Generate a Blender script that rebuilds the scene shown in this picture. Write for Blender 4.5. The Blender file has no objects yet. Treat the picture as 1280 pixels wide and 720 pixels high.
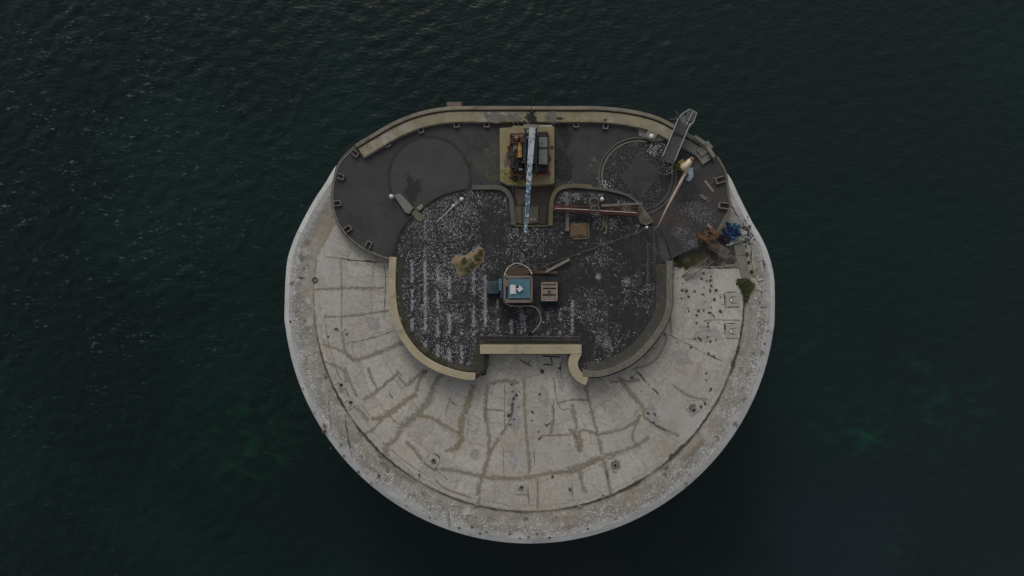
import bpy, math, random
import numpy as np
from mathutils import Vector, noise
random.seed(7)
R = random.random
def U(a, b): return a + (b - a) * random.random()
C = bpy.context.scene.collection
S = 0.07          # metres per photo pixel at terrace level
H = 60.0          # camera height over the terrace
ZT, ZD, ZR = 0.06, 1.2, 1.9       # inner terrace, gun deck, dark roof
def P(px, py, z=0.0):
    k = S * (H - z) / H
    return Vector(((px - 640) * k, (360 - py) * k, z))

def zmap(z):        # traced heights -> built heights (the decks are low)
    return z if z < .1 else .1 + (z-.1)*.55 if z < 2.3 else z - .99
def vmap(v):
    z = zmap(v[2]); k = (H-z)/(H-v[2]); return Vector((v[0]*k, v[1]*k, z))
# ------------------------------------------------------------------ materials
def M(name, c, c2=None, scale=0.6, rough=.85, metal=0., bump=.25, bscale=14., fine=.25, layers=(), spec=.3, uvbrick=None, slabs=None):
    m = bpy.data.materials.new(name); m.use_nodes = True
    nt = m.node_tree; N = nt.nodes; L = nt.links
    b = N['Principled BSDF']; b.inputs['Roughness'].default_value = rough
    b.inputs['Metallic'].default_value = metal; b.inputs['Specular IOR Level'].default_value = spec
    tc = N.new('ShaderNodeTexCoord'); oc = tc.outputs['Object']
    def nz(sc, det=5, rg=.6, stretch=None):
        n = N.new('ShaderNodeTexNoise'); n.inputs['Scale'].default_value = sc
        n.inputs['Detail'].default_value = det; n.inputs['Roughness'].default_value = rg
        if stretch:
            mp = N.new('ShaderNodeMapping'); mp.inputs['Scale'].default_value = stretch[:3]
            if len(stretch) > 3: mp.inputs['Rotation'].default_value[2] = stretch[3]
            L.new(oc, mp.inputs[0]); L.new(mp.outputs[0], n.inputs['Vector'])
        else: L.new(oc, n.inputs['Vector'])
        return n.outputs['Fac']
    def mr(sock, lo, hi, a=0., z=1.):
        r = N.new('ShaderNodeMapRange'); r.inputs[1].default_value = lo; r.inputs[2].default_value = hi
        r.inputs[3].default_value = a; r.inputs[4].default_value = z; L.new(sock, r.inputs[0]); return r.outputs[0]
    def mix(f, a, bb, mode='MIX'):
        x = N.new('ShaderNodeMix'); x.data_type = 'RGBA'; x.blend_type = mode
        if isinstance(f, float): x.inputs[0].default_value = f
        else: L.new(f, x.inputs[0])
        for s_, v in ((x.inputs[6], a), (x.inputs[7], bb)):
            if isinstance(v, tuple): s_.default_value = (*v, 1)
            else: L.new(v, s_)
        return x.outputs[2]
    col = mix(mr(nz(scale), .32, .68), c, c2 or tuple(v * .7 for v in c))
    if fine:
        f = mr(nz(scale * 14, 4, .7), .25, .75, 1 - fine, 1 + fine)
        cm = N.new('ShaderNodeCombineColor')
        for i in range(3): L.new(f, cm.inputs[i])
        col = mix(1., col, cm.outputs[0], 'MULTIPLY')
    if uvbrick:
        bt = N.new('ShaderNodeTexBrick'); L.new(tc.outputs['UV'], bt.inputs['Vector'])
        bt.inputs['Scale'].default_value = 1; bt.inputs['Brick Width'].default_value = uvbrick[0]
        bt.inputs['Row Height'].default_value = uvbrick[1]; bt.inputs['Mortar Size'].default_value = .02
        bt.inputs['Color1'].default_value = (1, 1, 1, 1); bt.inputs['Color2'].default_value = (.75, .75, .75, 1)
        bt.inputs['Mortar'].default_value = (.35, .33, .3, 1)
        col = mix(1., col, bt.outputs['Color'], 'MULTIPLY')
    if slabs:                               # crazy-paved pours: each cell its own tone
        n_ = N.new('ShaderNodeTexNoise'); n_.inputs['Scale'].default_value = .9; n_.inputs['Detail'].default_value = 4; L.new(oc, n_.inputs['Vector'])
        va = N.new('ShaderNodeVectorMath'); va.operation = 'MULTIPLY_ADD'; va.inputs[1].default_value = (slabs[2]*2, slabs[2]*2, 0); L.new(n_.outputs['Color'], va.inputs[0]); L.new(oc, va.inputs[2])
        sp_ = N.new('ShaderNodeSeparateXYZ'); L.new(va.outputs[0], sp_.inputs[0])
        def mth(op, a, b_=None):
            x = N.new('ShaderNodeMath'); x.operation = op
            for k_, v_ in enumerate((a, b_)):
                if v_ is None: continue
                if isinstance(v_, (int, float)): x.inputs[k_].default_value = v_
                else: L.new(v_, x.inputs[k_])
            return x.outputs[0]
        dx_ = mth('SUBTRACT', sp_.outputs[0], 1.47+slabs[2]); dy_ = mth('ADD', sp_.outputs[1], .7-slabs[2])
        an_ = mth('MULTIPLY', mth('ARCTAN2', dy_, dx_), 16.); rr_ = mth('SQRT', mth('ADD', mth('MULTIPLY', dx_, dx_), mth('MULTIPLY', dy_, dy_)))
        cx_ = N.new('ShaderNodeCombineXYZ'); L.new(an_, cx_.inputs[0]); L.new(rr_, cx_.inputs[1])
        bt = N.new('ShaderNodeTexBrick'); L.new(cx_.outputs[0], bt.inputs['Vector']); bt.inputs['Scale'].default_value = 1; bt.offset = .37
        bt.inputs['Brick Width'].default_value = slabs[0]; bt.inputs['Row Height'].default_value = slabs[1]; bt.inputs['Mortar Size'].default_value = slabs[3]; bt.inputs['Mortar Smooth'].default_value = .5
        bt.inputs['Color1'].default_value = (1.08, 1.08, 1.08, 1); bt.inputs['Color2'].default_value = (.86, .86, .85, 1); bt.inputs['Mortar'].default_value = (.74, .70, .63, 1)
        col = mix(slabs[4], col, bt.outputs['Color'], 'MULTIPLY')
    for ly in layers:                       # (colour, scale, lo, hi, detail, strength, stretch)
        lc, sc, lo, hi, det, st = ly[:6]
        col = mix(mr(nz(sc, det, .65, ly[6] if len(ly) > 6 else None), lo, hi, 0., st), col, lc)
    L.new(col, b.inputs['Base Color'])
    if bump:
        bp = N.new('ShaderNodeBump'); bp.inputs['Strength'].default_value = bump; bp.inputs['Distance'].default_value = .05
        L.new(nz(bscale, 6, .7), bp.inputs['Height']); L.new(bp.outputs[0], b.inputs['Normal'])
    return m
WHITE = (.62, .62, .6)
mt = {}
mt['terrace'] = M('terrace_concrete', (.385, .362, .322), (.31, .29, .255), .35, fine=.3, bump=.4, slabs=(3.1, 2.3, .55, .10, .75), layers=[((.46, .45, .43), 3.2, .52, .66, 6, .45), ((.19, .175, .15), 2.1, .56, .70, 7, .45), 
    ((.24, .205, .15), .12, .5, .72, 4, .45), ((.15, .13, .11), 1.3, .60, .74, 6, .55),
    ((.36, .35, .345), .22, .52, .66, 5, .6), ((.13, .12, .105), 7., .66, .74, 3, .5), ((.5, .49, .47), 11., .68, .72, 2, .7)])
mt['ringblock'] = M('bleached_edge_blocks', (.40, .40, .39), (.27, .265, .25), .6, fine=.35, slabs=(1.3, 1.15, .1, .03, .9), layers=[((.12,.11,.1),1.4,.58,.72,6,.6),((.5,.5,.49),2.6,.56,.66,5,.6)])
mt['ring'] = M('weathered_ring_concrete', (.30, .28, .245), (.215, .20, .175), .5, fine=.35, bump=.45, slabs=(1.3, 1.15, .12, .025, .7), layers=[
    ((.10, .09, .078), 1.3, .55, .70, 7, .75), ((.44, .43, .425), 1.1, .55, .66, 7, .6),
    ((.22, .18, .12), .3, .52, .66, 4, .5), ((.55, .54, .52), 6., .66, .7, 3, .6)])
mt['rim'] = M('guano_whitened_granite', (.46, .465, .465), (.34, .34, .34), .35, fine=.15, bump=.3, layers=[
    ((.19, .18, .17), 1.4, .6, .74, 5, .6)])
mt['granite'] = M('granite_blocks', (.26, .25, .23), (.18, .17, .15), .3, uvbrick=(1.6, .7), layers=[((.05, .06, .035), .15, .5, .7, 5, .7)])
mt['joint'] = M('mortar_joint', (.255, .228, .18), (.215, .192, .152), .8, fine=.25)
mt['joint_ochre'] = M('ochre_mortar', (.265, .22, .145), (.21, .18, .125), .7, fine=.25)
mt['joint_patch'] = M('grey_patch_repair', (.36, .355, .345), (.28, .27, .255), .7, fine=.2)
mt['crack'] = M('open_crack', (.035, .03, .025), (.07, .06, .05), 2., bump=0)
mt['soft_crack'] = M('filled_seam', (.13, .12, .105), (.19, .175, .155), 1.6, bump=0)
mt['hole'] = M('dark_hole', (.008, .008, .008), (.012, .012, .011), 2., bump=0, rough=1)
mt['asphalt'] = M('deck_asphalt', (.0465, .0460, .0475), (.037, .037, .039), .3, fine=.2, layers=[
    ((.072, .068, .062), .35, .52, .68, 7, .6), ((.022, .022, .023), .6, .55, .70, 7, .7), ((.09, .07, .05), .9, .62, .74, 7, .5), ((.12, .115, .1), 9., .7, .74, 2, .4)])
mt['asphalt_dirty'] = M('worn_dirty_asphalt', (.052, .047, .045), (.032, .031, .033), .5, fine=.35, layers=[
    ((.085, .05, .04), .35, .53, .68, 5, .5), ((.105, .10, .095), .6, .56, .7, 7, .6), ((.018, .018, .02), 1.2, .57, .7, 6, .7),
    ((.24, .23, .22), 4.5, .66, .72, 4, .5)])
mt['pitfloor'] = M('stained_pit', (.014, .015, .016), (.028, .028, .028), .8, fine=.4, layers=[((.06, .06, .06), 2.2, .55, .68, 6, .7), ((.28, .28, .28), 5., .63, .68, 4, .6)])
mt['pit'] = M('pit_asphalt', (.056, .059, .055), (.042, .043, .042), .4, fine=.12, layers=[((.07, .068, .062), 1.5, .6, .75, 4, .5)])
mt['pit_dark'] = M('dark_patch', (.024, .026, .026), (.032, .033, .033), .8, fine=.15)
mt['roof'] = M('bitumen_roof', (.0145, .0147, .016), (.022, .0222, .0232), .3, fine=.3, bump=.3, layers=[
    ((.052, .052, .055), 1.2, .52, .70, 6, .5), ((.12, .12, .122), 3.0, .58, .72, 6, .6),
    ((.10, .10, .10), .75, .58, .70, 4, .30, (4., .25, 1.)), ((.35, .35, .36), 9., .66, .70, 3, .3)])
mt['vent_concrete'] = M('vent_concrete', (.33, .32, .29), (.25, .24, .215), 1.5, fine=.3)
mt['verge'] = M('grimy_verge', (.05, .049, .042), (.034, .033, .028), .8, fine=.35, layers=[((.10,.098,.085),1.6,.55,.68,6,.6)])
mt['lichen'] = M('yellow_green_lichen', (.20, .185, .03), (.15, .14, .035), 1.5, fine=.25)
mt['corner'] = M('silted_corner', (.12, .11, .092), (.075, .07, .055), .8, fine=.4, bump=.6, layers=[((.22,.215,.2),1.5,.54,.66,6,.7),((.04,.036,.028),1.1,.56,.68,6,.7)])
mt['tan'] = M('tan_weathered_concrete', (.27, .235, .155), (.20, .18, .125), .45, fine=.16, layers=[((.30, .28, .25), .28, .53, .60, 4, .8), 
    ((.14, .135, .055), .35, .5, .66, 5, .7), ((.29, .27, .23), .5, .57, .68, 4, .7), ((.10, .085, .06), 1.3, .54, .70, 6, .75)])
mt['tan_light'] = M('buff_coping', (.35, .305, .20), (.27, .24, .165), .5, fine=.16, layers=[((.15, .135, .09), 1.4, .56, .70, 6, .75), ((.4, .38, .33), 2., .62, .7, 3, .5)])
mt['lip'] = M('lip_concrete', (.20, .175, .125), (.13, .12, .10), .6, fine=.2, layers=[((.07, .06, .05), 1.2, .57, .7, 5, .6)])
mt['lip_grey'] = M('grey_curb', (.10, .098, .085), (.07, .068, .06), .8, fine=.2)
mt['curb_olive'] = M('olive_curb', (.125, .115, .06), (.085, .08, .055), .8, fine=.25)
mt['curb_east'] = M('lichened_curb', (.15, .14, .11), (.10, .096, .078), .8, fine=.3, layers=[((.2, .19, .165), 2.6, .56, .68, 5, .6), ((.045, .045, .03), 1.7, .58, .7, 5, .6)])
mt['moss_dark'] = M('dark_moss', (.03, .028, .018), (.05, .044, .032), 1.2, fine=.4, bump=.8, layers=[((.075, .07, .02), 1.5, .56, .68, 5, .6)])
mt['moss'] = M('green_moss', (.05, .062, .012), (.028, .036, .01), 2., fine=.4, bump=.8)
mt['leaf'] = M('leaf_green', (.045, .058, .012), (.026, .034, .010), 4., fine=.3, bump=0)
mt['leaf_pale'] = M('leaf_olive', (.075, .08, .026), (.05, .052, .02), 4., fine=.3, bump=0)
mt['plinth'] = M('plinth_concrete', (.23, .19, .105), (.19, .162, .10), .5, fine=.15, layers=[
    ((.20, .18, .035), .28, .52, .64, 4, .55), ((.09, .075, .05), .9, .57, .72, 6, .7), ((.28, .26, .22), 1.1, .6, .7, 5, .5)])
mt['slab'] = M('grey_slab', (.125, .118, .085), (.09, .085, .065), .8, fine=.2, layers=[((.06, .058, .03), 1., .55, .68, 5, .5)])
mt['slab_pale'] = M('pale_slab', (.17, .165, .14), (.12, .115, .10), 1., fine=.25, layers=[((.06, .055, .05), 1.5, .58, .7, 5, .6)])
mt['pinkslab'] = M('pinkish_plate', (.15, .115, .095), (.11, .088, .075), 1.5, fine=.2)
mt['earth'] = M('brown_silt', (.065, .052, .043), (.04, .035, .03), 1.2, fine=.3, layers=[((.1, .085, .07), 1.8, .58, .7, 5, .6)])
mt['sand'] = M('sandy_turf', (.225, .165, .105), (.165, .128, .078), 1.1, fine=.3, bump=.8, layers=[((.075, .075, .025), 1.6, .52, .62, 6, .9)])
mt['blue_paint'] = M('flaking_blue_paint', (.085, .155, .235), (.06, .115, .185), 1.5, rough=.5, fine=.2, bump=.15, layers=[((.55, .58, .6), 3.2, .5, .56, 5, .85, (1.4, .7, 1)), ((.07, .04, .03), 5., .63, .68, 4, .8)])
mt['blue_dark'] = M('dark_blue_steel', (.035, .058, .085), (.025, .035, .05), 2., rough=.6, fine=.2, layers=[((.25, .25, .25), 5., .62, .68, 3, .6), ((.06, .03, .02), 3., .6, .68, 4, .6)])
mt['boom_white'] = M('chalky_white_paint', (.46, .48, .5), (.33, .35, .38), 1.8, rough=.6, fine=.2, layers=[((.06, .10, .15), 4., .55, .62, 5, .8), ((.1, .06, .04), 7., .66, .7, 3, .7)])
mt['rust'] = M('rusted_steel', (.10, .045, .022), (.055, .028, .018), 2.5, rough=.9, fine=.35, layers=[((.17, .075, .02), 4., .56, .66, 4, .7)])
mt['rust_orange'] = M('orange_rust', (.14, .065, .032), (.08, .042, .025), 3., rough=.9, fine=.35)
mt['oxide_red'] = M('red_oxide_paint', (.105, .022, .022), (.06, .02, .018), 1.8, rough=.7, fine=.25, layers=[((.12, .1, .09), 5., .6, .7, 4, .6)])
mt['yellow'] = M('faded_yellow_paint', (.34, .20, .05), (.2, .11, .03), 3., rough=.6, fine=.3)
mt['olive_yellow'] = M('lichen_yellow', (.22, .19, .04), (.12, .11, .04), 3., fine=.3)
mt['cream'] = M('cream_paint', (.56, .50, .37), (.44, .36, .26), 2., rough=.6, fine=.2, layers=[((.33, .16, .12), 1.5, .52, .62, 5, .7)])
mt['pink_paint'] = M('sun_faded_red_paint', (.42, .33, .28), (.34, .235, .195), 1.2, rough=.6, fine=.2, layers=[((.12, .05, .03), 5., .6, .68, 4, .7)])
mt['black_steel'] = M('sooty_steel', (.018, .017, .017), (.035, .03, .027), 3., rough=.7, fine=.3)
mt['galv'] = M('galvanised_steel', (.17, .175, .175), (.115, .118, .12), 2., rough=.6, metal=.2, fine=.2, layers=[((.07, .055, .045), 3., .58, .7, 4, .6)])
mt['grating'] = M('dull_grating', (.12,.122,.12), (.075,.077,.078), 2., rough=.7, fine=.3, layers=[((.16,.155,.15), 1.6, .56, .7, 5, .7)])
mt['rail'] = M('bright_galvanised_rail', (.27,.28,.28), (.2,.205,.21), 2., rough=.5, fine=.15)
mt['grey_box'] = M('grey_metal_box', (.17, .165, .165), (.11, .108, .11), 2.5, rough=.7, fine=.3, layers=[((.4, .39, .38), 5., .6, .68, 4, .7), ((.03, .028, .025), 3., .6, .68, 4, .8)])
mt['teal'] = M('teal_paint', (.065, .155, .20), (.05, .12, .155), 1.5, rough=.6, fine=.25, layers=[((.03, .07, .09), 3., .55, .66, 5, .5), ((.3, .32, .3), 6., .64, .7, 4, .5), ((.12, .11, .09), 1.5, .64, .74, 4, .6)])
mt['teal_dark'] = M('dark_teal_sheet', (.035, .062, .068), (.02, .035, .042), 2., rough=.6, fine=.2, layers=[((.11, .13, .13), 2., .58, .68, 4, .6)])
mt['navy'] = M('navy_plastic', (.022, .038, .085), (.018, .03, .062), 2., rough=.5, fine=.2)
mt['panel_white'] = M('white_sheet', (.55, .53, .52), (.47, .45, .44), 3., rough=.6, fine=.1)
mt['frame_wood'] = M('grey_timber', (.17, .135, .115), (.12, .095, .08), 3., fine=.25, layers=[((.07, .04, .03), 2., .6, .7, 4, .6)])
mt['wood_pink'] = M('pale_pink_timber', (.32, .25, .21), (.25, .19, .16), 3., fine=.2)
mt['wood_pale'] = M('bleached_timber', (.20, .185, .155), (.14, .13, .11), 3., fine=.25, layers=[((.3, .29, .27), 6., .62, .68, 3, .6)])
mt['wood_brown'] = M('brown_boards', (.085, .065, .045), (.055, .04, .03), 2., fine=.3, layers=[((.11, .05, .035), 1.8, .55, .65, 4, .6)])
mt['hatch_panel'] = M('hatch_board', (.235, .205, .175), (.13, .11, .095), 3., fine=.3, layers=[((.08, .06, .05), 6., .58, .66, 4, .7)])
mt['hose'] = M('pale_hose', (.36, .35, .31), (.28, .27, .24), 3., rough=.6, fine=.1, bump=0)
mt['hose_dark'] = M('grey_hose', (.14, .13, .12), (.1, .09, .085), 3., rough=.6, fine=.1, bump=0)
mt['cable'] = M('grey_cable', (.10, .098, .09), (.07, .065, .06), 3., fine=.1, bump=0)
mt['lamp'] = M('white_globe', (.6, .6, .58), (.48, .48, .46), 3., rough=.5, fine=.1, bump=0)
mt['rubber'] = M('tyre_rubber', (.03, .03, .032), (.045, .044, .045), 3., rough=.8, fine=.15)
mt['tarp'] = M('blue_tarpaulin', (.022, .05, .15), (.015, .032, .085), 2.5, rough=.45, fine=.25, layers=[((.10, .20, .33), 4., .58, .64, 3, .7)])
mt['tarp_pale'] = M('pale_blue_sheet', (.26, .33, .40), (.2, .25, .3), 2.5, rough=.5, fine=.2)
mt['rag'] = M('greenish_white_netting', (.34, .36, .32), (.2, .23, .21), 3., rough=.9, fine=.3, layers=[((.06, .10, .09), 5., .56, .62, 3, .7)])
mt['bag'] = M('dark_purple_bag', (.03, .022, .04), (.02, .018, .022), 3., rough=.5, fine=.2)
mt['poo'] = M('bird_dropping_white', (.36, .36, .365), (.25, .25, .255), 5., rough=.9, fine=.2, bump=0)
mt['poo_dim'] = M('bird_dropping_grey', (.17, .17, .18), (.10, .10, .11), 5., rough=.9, fine=.2, bump=0)
mt['poo_ring'] = M('bird_dropping_bright', (.62, .61, .59), (.45, .44, .425), 5., rough=.9, fine=.2, bump=0)
mt['bracket'] = M('pinkish_bracket', (.165, .135, .122), (.115, .10, .09), 4., fine=.25)
mt['stone'] = M('loose_stone', (.2, .195, .185), (.06, .058, .055), 3., fine=.3)
mt['stone_dark'] = M('dark_stone', (.03, .029, .027), (.05, .046, .042), 3., fine=.3)

def soft(name, k=.9, lo=.25, hi=.95, amax=1., nscale=4.):
    m = mt[name].copy(); m.name = mt[name].name + '_worn_edge'; nt = m.node_tree; N = nt.nodes; L = nt.links
    at = N.new('ShaderNodeAttribute'); at.attribute_name = 'edge'
    tc = N.new('ShaderNodeTexCoord'); n = N.new('ShaderNodeTexNoise'); n.inputs['Scale'].default_value = nscale
    n.inputs['Detail'].default_value = 5; n.inputs['Roughness'].default_value = .7; L.new(tc.outputs['Object'], n.inputs['Vector'])
    a = N.new('ShaderNodeMath'); a.operation = 'MULTIPLY_ADD'; a.inputs[1].default_value = k*2; L.new(n.outputs['Fac'], a.inputs[0]); 
    b = N.new('ShaderNodeMath'); b.operation = 'ADD'; b.inputs[1].default_value = -k; L.new(at.outputs['Fac'], b.inputs[0]); L.new(b.outputs[0], a.inputs[2])
    r = N.new('ShaderNodeMapRange'); r.interpolation_type = 'SMOOTHSTEP'
    r.inputs[1].default_value = lo; r.inputs[2].default_value = hi; r.inputs[3].default_value = amax; r.inputs[4].default_value = 0.; L.new(a.outputs[0], r.inputs[0])
    L.new(r.outputs[0], N['Principled BSDF'].inputs['Alpha']); mt[name+'~'] = m
for a_ in (('ringblock',1.2,.2,1.,.9),('joint',1.5,.05,1.05,.68),('joint_ochre',1.5,.05,1.05,.72),('joint_patch',1.1,.1,1.,.8),('soft_crack',1.2,.1,1.,.9),('crack',.9,.3,.95,1.),('slab_pale',1.2,.42,1.05,.9),
    ('slab',1.2,.42,1.05,.8),('pit_dark',1.2,.42,1.05,.85),('earth',1.2,.42,1.05,.9),('curb_olive',1.4,.42,1.05,.75),('moss_dark',1.1,.42,1.05,1.),('pinkslab',1.2,.1,.9,.6),('poo_dim',1.2,.1,.9,.8),('lichen',1.3,.3,1.05,.8),('lip_grey',1.2,.1,.9,.8),('curb_east',1.2,.1,.9,.7)): soft(*a_[:1], k=a_[1], lo=a_[2], hi=a_[3], amax=a_[4])

# ------------------------------------------------------------------ mesh helpers
class MB:
    def __init__(s): s.v = []; s.f = []; s.e = {}
    def add(s, vs, fs):
        o = len(s.v); s.v += [tuple(v) for v in vs]; s.f += [tuple(i + o for i in f) for f in fs]; return s
    def box(s, c, size, rz=0., rx=0.):
        a, b, d = (x / 2 for x in size); cz, sz = math.cos(rz), math.sin(rz)
        vs = []
        for x, y, z in ((-a,-b,-d),(a,-b,-d),(a,b,-d),(-a,b,-d),(-a,-b,d),(a,-b,d),(a,b,d),(-a,b,d)):
            if rx: y, z = y*math.cos(rx)-z*math.sin(rx), y*math.sin(rx)+z*math.cos(rx)
            vs.append((c[0]+x*cz-y*sz, c[1]+x*sz+y*cz, c[2]+z))
        return s.add(vs, [(0,3,2,1),(4,5,6,7),(0,1,5,4),(1,2,6,5),(2,3,7,6),(3,0,4,7)])
    def beam(s, p, q, w, h, w2=None, h2=None):
        p, q = Vector(p), Vector(q); d = (q - p).normalized()
        up = Vector((0, 0, 1)) if abs(d.z) < .95 else Vector((0, 1, 0))
        sd = d.cross(up).normalized(); u = sd.cross(d)
        vs = []
        for pt, ww, hh in ((p, w, h), (q, w2 or w, h2 or h)):
            for a, b in ((-1,-1),(1,-1),(1,1),(-1,1)): vs.append(pt + sd*a*ww/2 + u*b*hh/2)
        return s.add(vs, [(0,1,2,3),(7,6,5,4),(0,4,5,1),(1,5,6,2),(2,6,7,3),(3,7,4,0)])
    def tube(s, pts, r, n=8, r2=None):
        pts = [Vector(p) for p in pts]; o = []; m = len(pts)
        for i, p in enumerate(pts):
            d = (pts[min(i+1, m-1)] - pts[max(i-1, 0)]).normalized()
            up = Vector((0,0,1)) if abs(d.z) < .9 else Vector((0,1,0))
            a = d.cross(up).normalized(); b = a.cross(d)
            rr = r if r2 is None else r + (r2 - r) * i / (m - 1)
            for k in range(n):
                t = 2*math.pi*k/n; o.append(p + a*math.cos(t)*rr + b*math.sin(t)*rr)
        fs = [(i*n+k, i*n+(k+1)%n, (i+1)*n+(k+1)%n, (i+1)*n+k) for i in range(m-1) for k in range(n)]
        fs += [tuple(range(n))[::-1], tuple((m-1)*n+k for k in range(n))]
        return s.add(o, fs)
    def cyl(s, c, r, h, n=20, r2=None):
        return s.tube([(c[0],c[1],c[2]), (c[0],c[1],c[2]+h)], r, n, r2)
    def ball(s, c, r, sq=1., n=12, m=8):
        vs = []; 
        for j in range(m+1):
            t = math.pi*j/m
            for k in range(n):
                a = 2*math.pi*k/n; vs.append((c[0]+r*math.sin(t)*math.cos(a), c[1]+r*math.sin(t)*math.sin(a), c[2]+r*sq*math.cos(t)))
        return s.add(vs, [(j*n+k, (j+1)*n+k, (j+1)*n+(k+1)%n, j*n+(k+1)%n) for j in range(m) for k in range(n)])
    def torus(s, c, r, rr, n=20, m=8, sx=1., rz=0.):
        vs = []
        for i in range(n):
            a = 2*math.pi*i/n
            for k in range(m):
                t = 2*math.pi*k/m; q = r + rr*math.cos(t)
                x, y = q*math.cos(a)*sx, q*math.sin(a)
                vs.append((c[0]+x*math.cos(rz)-y*math.sin(rz), c[1]+x*math.sin(rz)+y*math.cos(rz), c[2]+rr*math.sin(t)))
        return s.add(vs, [(i*m+k, ((i+1)%n)*m+k, ((i+1)%n)*m+(k+1)%m, i*m+(k+1)%m) for i in range(n) for k in range(m)])
    def prism(s, poly, z0, z1):
        n = len(poly); a = area(poly)
        if a < 0: poly = poly[::-1]
        vs = [(p[0], p[1], z0) for p in poly] + [(p[0], p[1], z1) for p in poly]
        return s.add(vs, [tuple(range(n, 2*n)), tuple(range(n))[::-1]] + [(i, (i+1)%n, n+(i+1)%n, n+i) for i in range(n)])
    def flat(s, poly, z):
        if area(poly) < 0: poly = poly[::-1]
        return s.add([(p[0], p[1], z) for p in poly], [tuple(range(len(poly)))])
    def ribbon(s, pts, w, z, jit=.25, step=.22, taper=False):
        """flat strip of uneven width, pts are world 2D"""
        q = resample(pts, step); m = len(q)
        if m < 2: return s
        vs = []; sd = R()*100
        for i, p in enumerate(q):
            a, b = q[max(i-1,0)], q[min(i+1,m-1)]
            d = Vector((b[0]-a[0], b[1]-a[1])).normalized(); nx, ny = -d.y, d.x
            ww = w if not callable(w) else w(i/(m-1))
            t = min(1., 3*min(i, m-1-i)/m + .1) if taper else 1
            l = ww/2*t*(1+jit*2*noise.noise(Vector((p[0]*1.9, p[1]*1.9, sd)))+jit*(R()-.5))
            r = ww/2*t*(1+jit*2*noise.noise(Vector((p[0]*1.9, p[1]*1.9, sd+9)))+jit*(R()-.5))
            l, r = max(l, .004)*1.35, max(r, .004)*1.35
            o = len(s.v) + len(vs)
            s.e[o] = s.e[o+2] = 1.
            if i in (0, m-1): s.e[o+1] = .8
            vs += [(p[0]+nx*l, p[1]+ny*l, z), (p[0], p[1], z), (p[0]-nx*r, p[1]-ny*r, z)]
        return s.add(vs, [(3*i+k, 3*i+k+1, 3*i+k+4, 3*i+k+3) for i in range(m-1) for k in (0, 1)])
    def sweep(s, path, prof, closed=False, uv=False):
        """path: world 2D; prof: (offset along left normal, z), closed cross-section"""
        m = len(path); k = len(prof); vs = []
        for i in range(m):
            if closed: a, b = path[(i-1)%m], path[(i+1)%m]
            else: a, b = path[max(i-1,0)], path[min(i+1,m-1)]
            d = Vector((b[0]-a[0], b[1]-a[1])).normalized()
            for off, z in prof: vs.append((path[i][0]-d.y*off, path[i][1]+d.x*off, z))
        fs = []
        for i in range(m if closed else m-1):
            j = (i+1) % m
            for q in range(k): fs.append((i*k+q, j*k+q, j*k+(q+1)%k, i*k+(q+1)%k))
        if not closed: fs += [tuple(range(k)), tuple((m-1)*k+q for q in range(k))[::-1]]
        return s.add(vs, fs)
    def build(s, name, mat, parent=None, bevel=0., smooth=False, origin=None):
        off = Vector((0,0,0)); p = parent
        while p is not None: off += Vector(p.location); p = p.parent
        if parent is None and origin is not None: origin = off = vmap(origin)
        s.v = [vmap(v) for v in s.v]
        me = bpy.data.meshes.new(name)
        me.from_pydata([(v[0]-off.x, v[1]-off.y, v[2]-off.z) for v in s.v], [], s.f)
        me.materials.append(mt[mat] if isinstance(mat, str) else mat)
        if s.e:
            at = me.attributes.new('edge', 'FLOAT', 'POINT')
            for i, e in s.e.items(): at.data[i].value = e
        o = bpy.data.objects.new(name, me); C.objects.link(o)
        if parent is not None: o.parent = parent
        elif origin is not None: o.location = origin
        if smooth:
            for pl in me.polygons: pl.use_smooth = True
        if bevel:
            b = o.modifiers.new('bevel', 'BEVEL'); b.width = bevel; b.segments = 2; b.limit_method = 'ANGLE'
        return o
def area(p): return sum(p[i][0]*p[(i+1)%len(p)][1]-p[(i+1)%len(p)][0]*p[i][1] for i in range(len(p)))/2
def resample(pts, step):
    out = []
    for a, b in zip(pts[:-1], pts[1:]):
        d = math.hypot(b[0]-a[0], b[1]-a[1]); n = max(1, int(d/step))
        for i in range(n): out.append((a[0]+(b[0]-a[0])*i/n, a[1]+(b[1]-a[1])*i/n))
    out.append((pts[-1][0], pts[-1][1])); return out
def smooth(pts, k=6, closed=False):
    n = len(pts); out = []
    g = (lambda i: pts[i % n]) if closed else (lambda i: pts[max(0, min(n-1, i))])
    for i in range(n if closed else n-1):
        p0, p1, p2, p3 = g(i-1), g(i), g(i+1), g(i+2)
        for j in range(k):
            t = j/k
            out.append(tuple(.5*((2*p1[c])+(-p0[c]+p2[c])*t+(2*p0[c]-5*p1[c]+4*p2[c]-p3[c])*t*t+(-p0[c]+3*p1[c]-3*p2[c]+p3[c])*t**3) for c in range(len(p1))))
    if not closed: out.append(tuple(pts[-1]))
    return out
def W(pts, z=0.): return [tuple(P(x, y, z)[:2]) for x, y in pts]
def tag(o, label=None, cat=None, group=None, kind=None):
    if label: o['label'] = label
    if cat: o['category'] = cat
    if group: o['group'] = group
    if kind: o['kind'] = kind
    return o
def empty(name, loc, label, cat, group=None):
    o = bpy.data.objects.new(name, None); C.objects.link(o); o.location = vmap(loc); o.empty_display_size = .3
    return tag(o, label, cat, group)
def inside(p, poly):
    x, y = p; c = False; j = len(poly)-1
    for i in range(len(poly)):
        xi, yi = poly[i]; xj, yj = poly[j]
        if (yi > y) != (yj > y) and x < (xj-xi)*(y-yi)/(yj-yi)+xi: c = not c
        j = i
    return c
def circ(cx, cy, r, a0=0, a1=360, n=96, ry=None):
    return [(cx+r*math.cos(math.radians(a0+(a1-a0)*i/n)), cy-(ry or r)*math.sin(math.radians(a0+(a1-a0)*i/n))) for i in range(n+1)]

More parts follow.
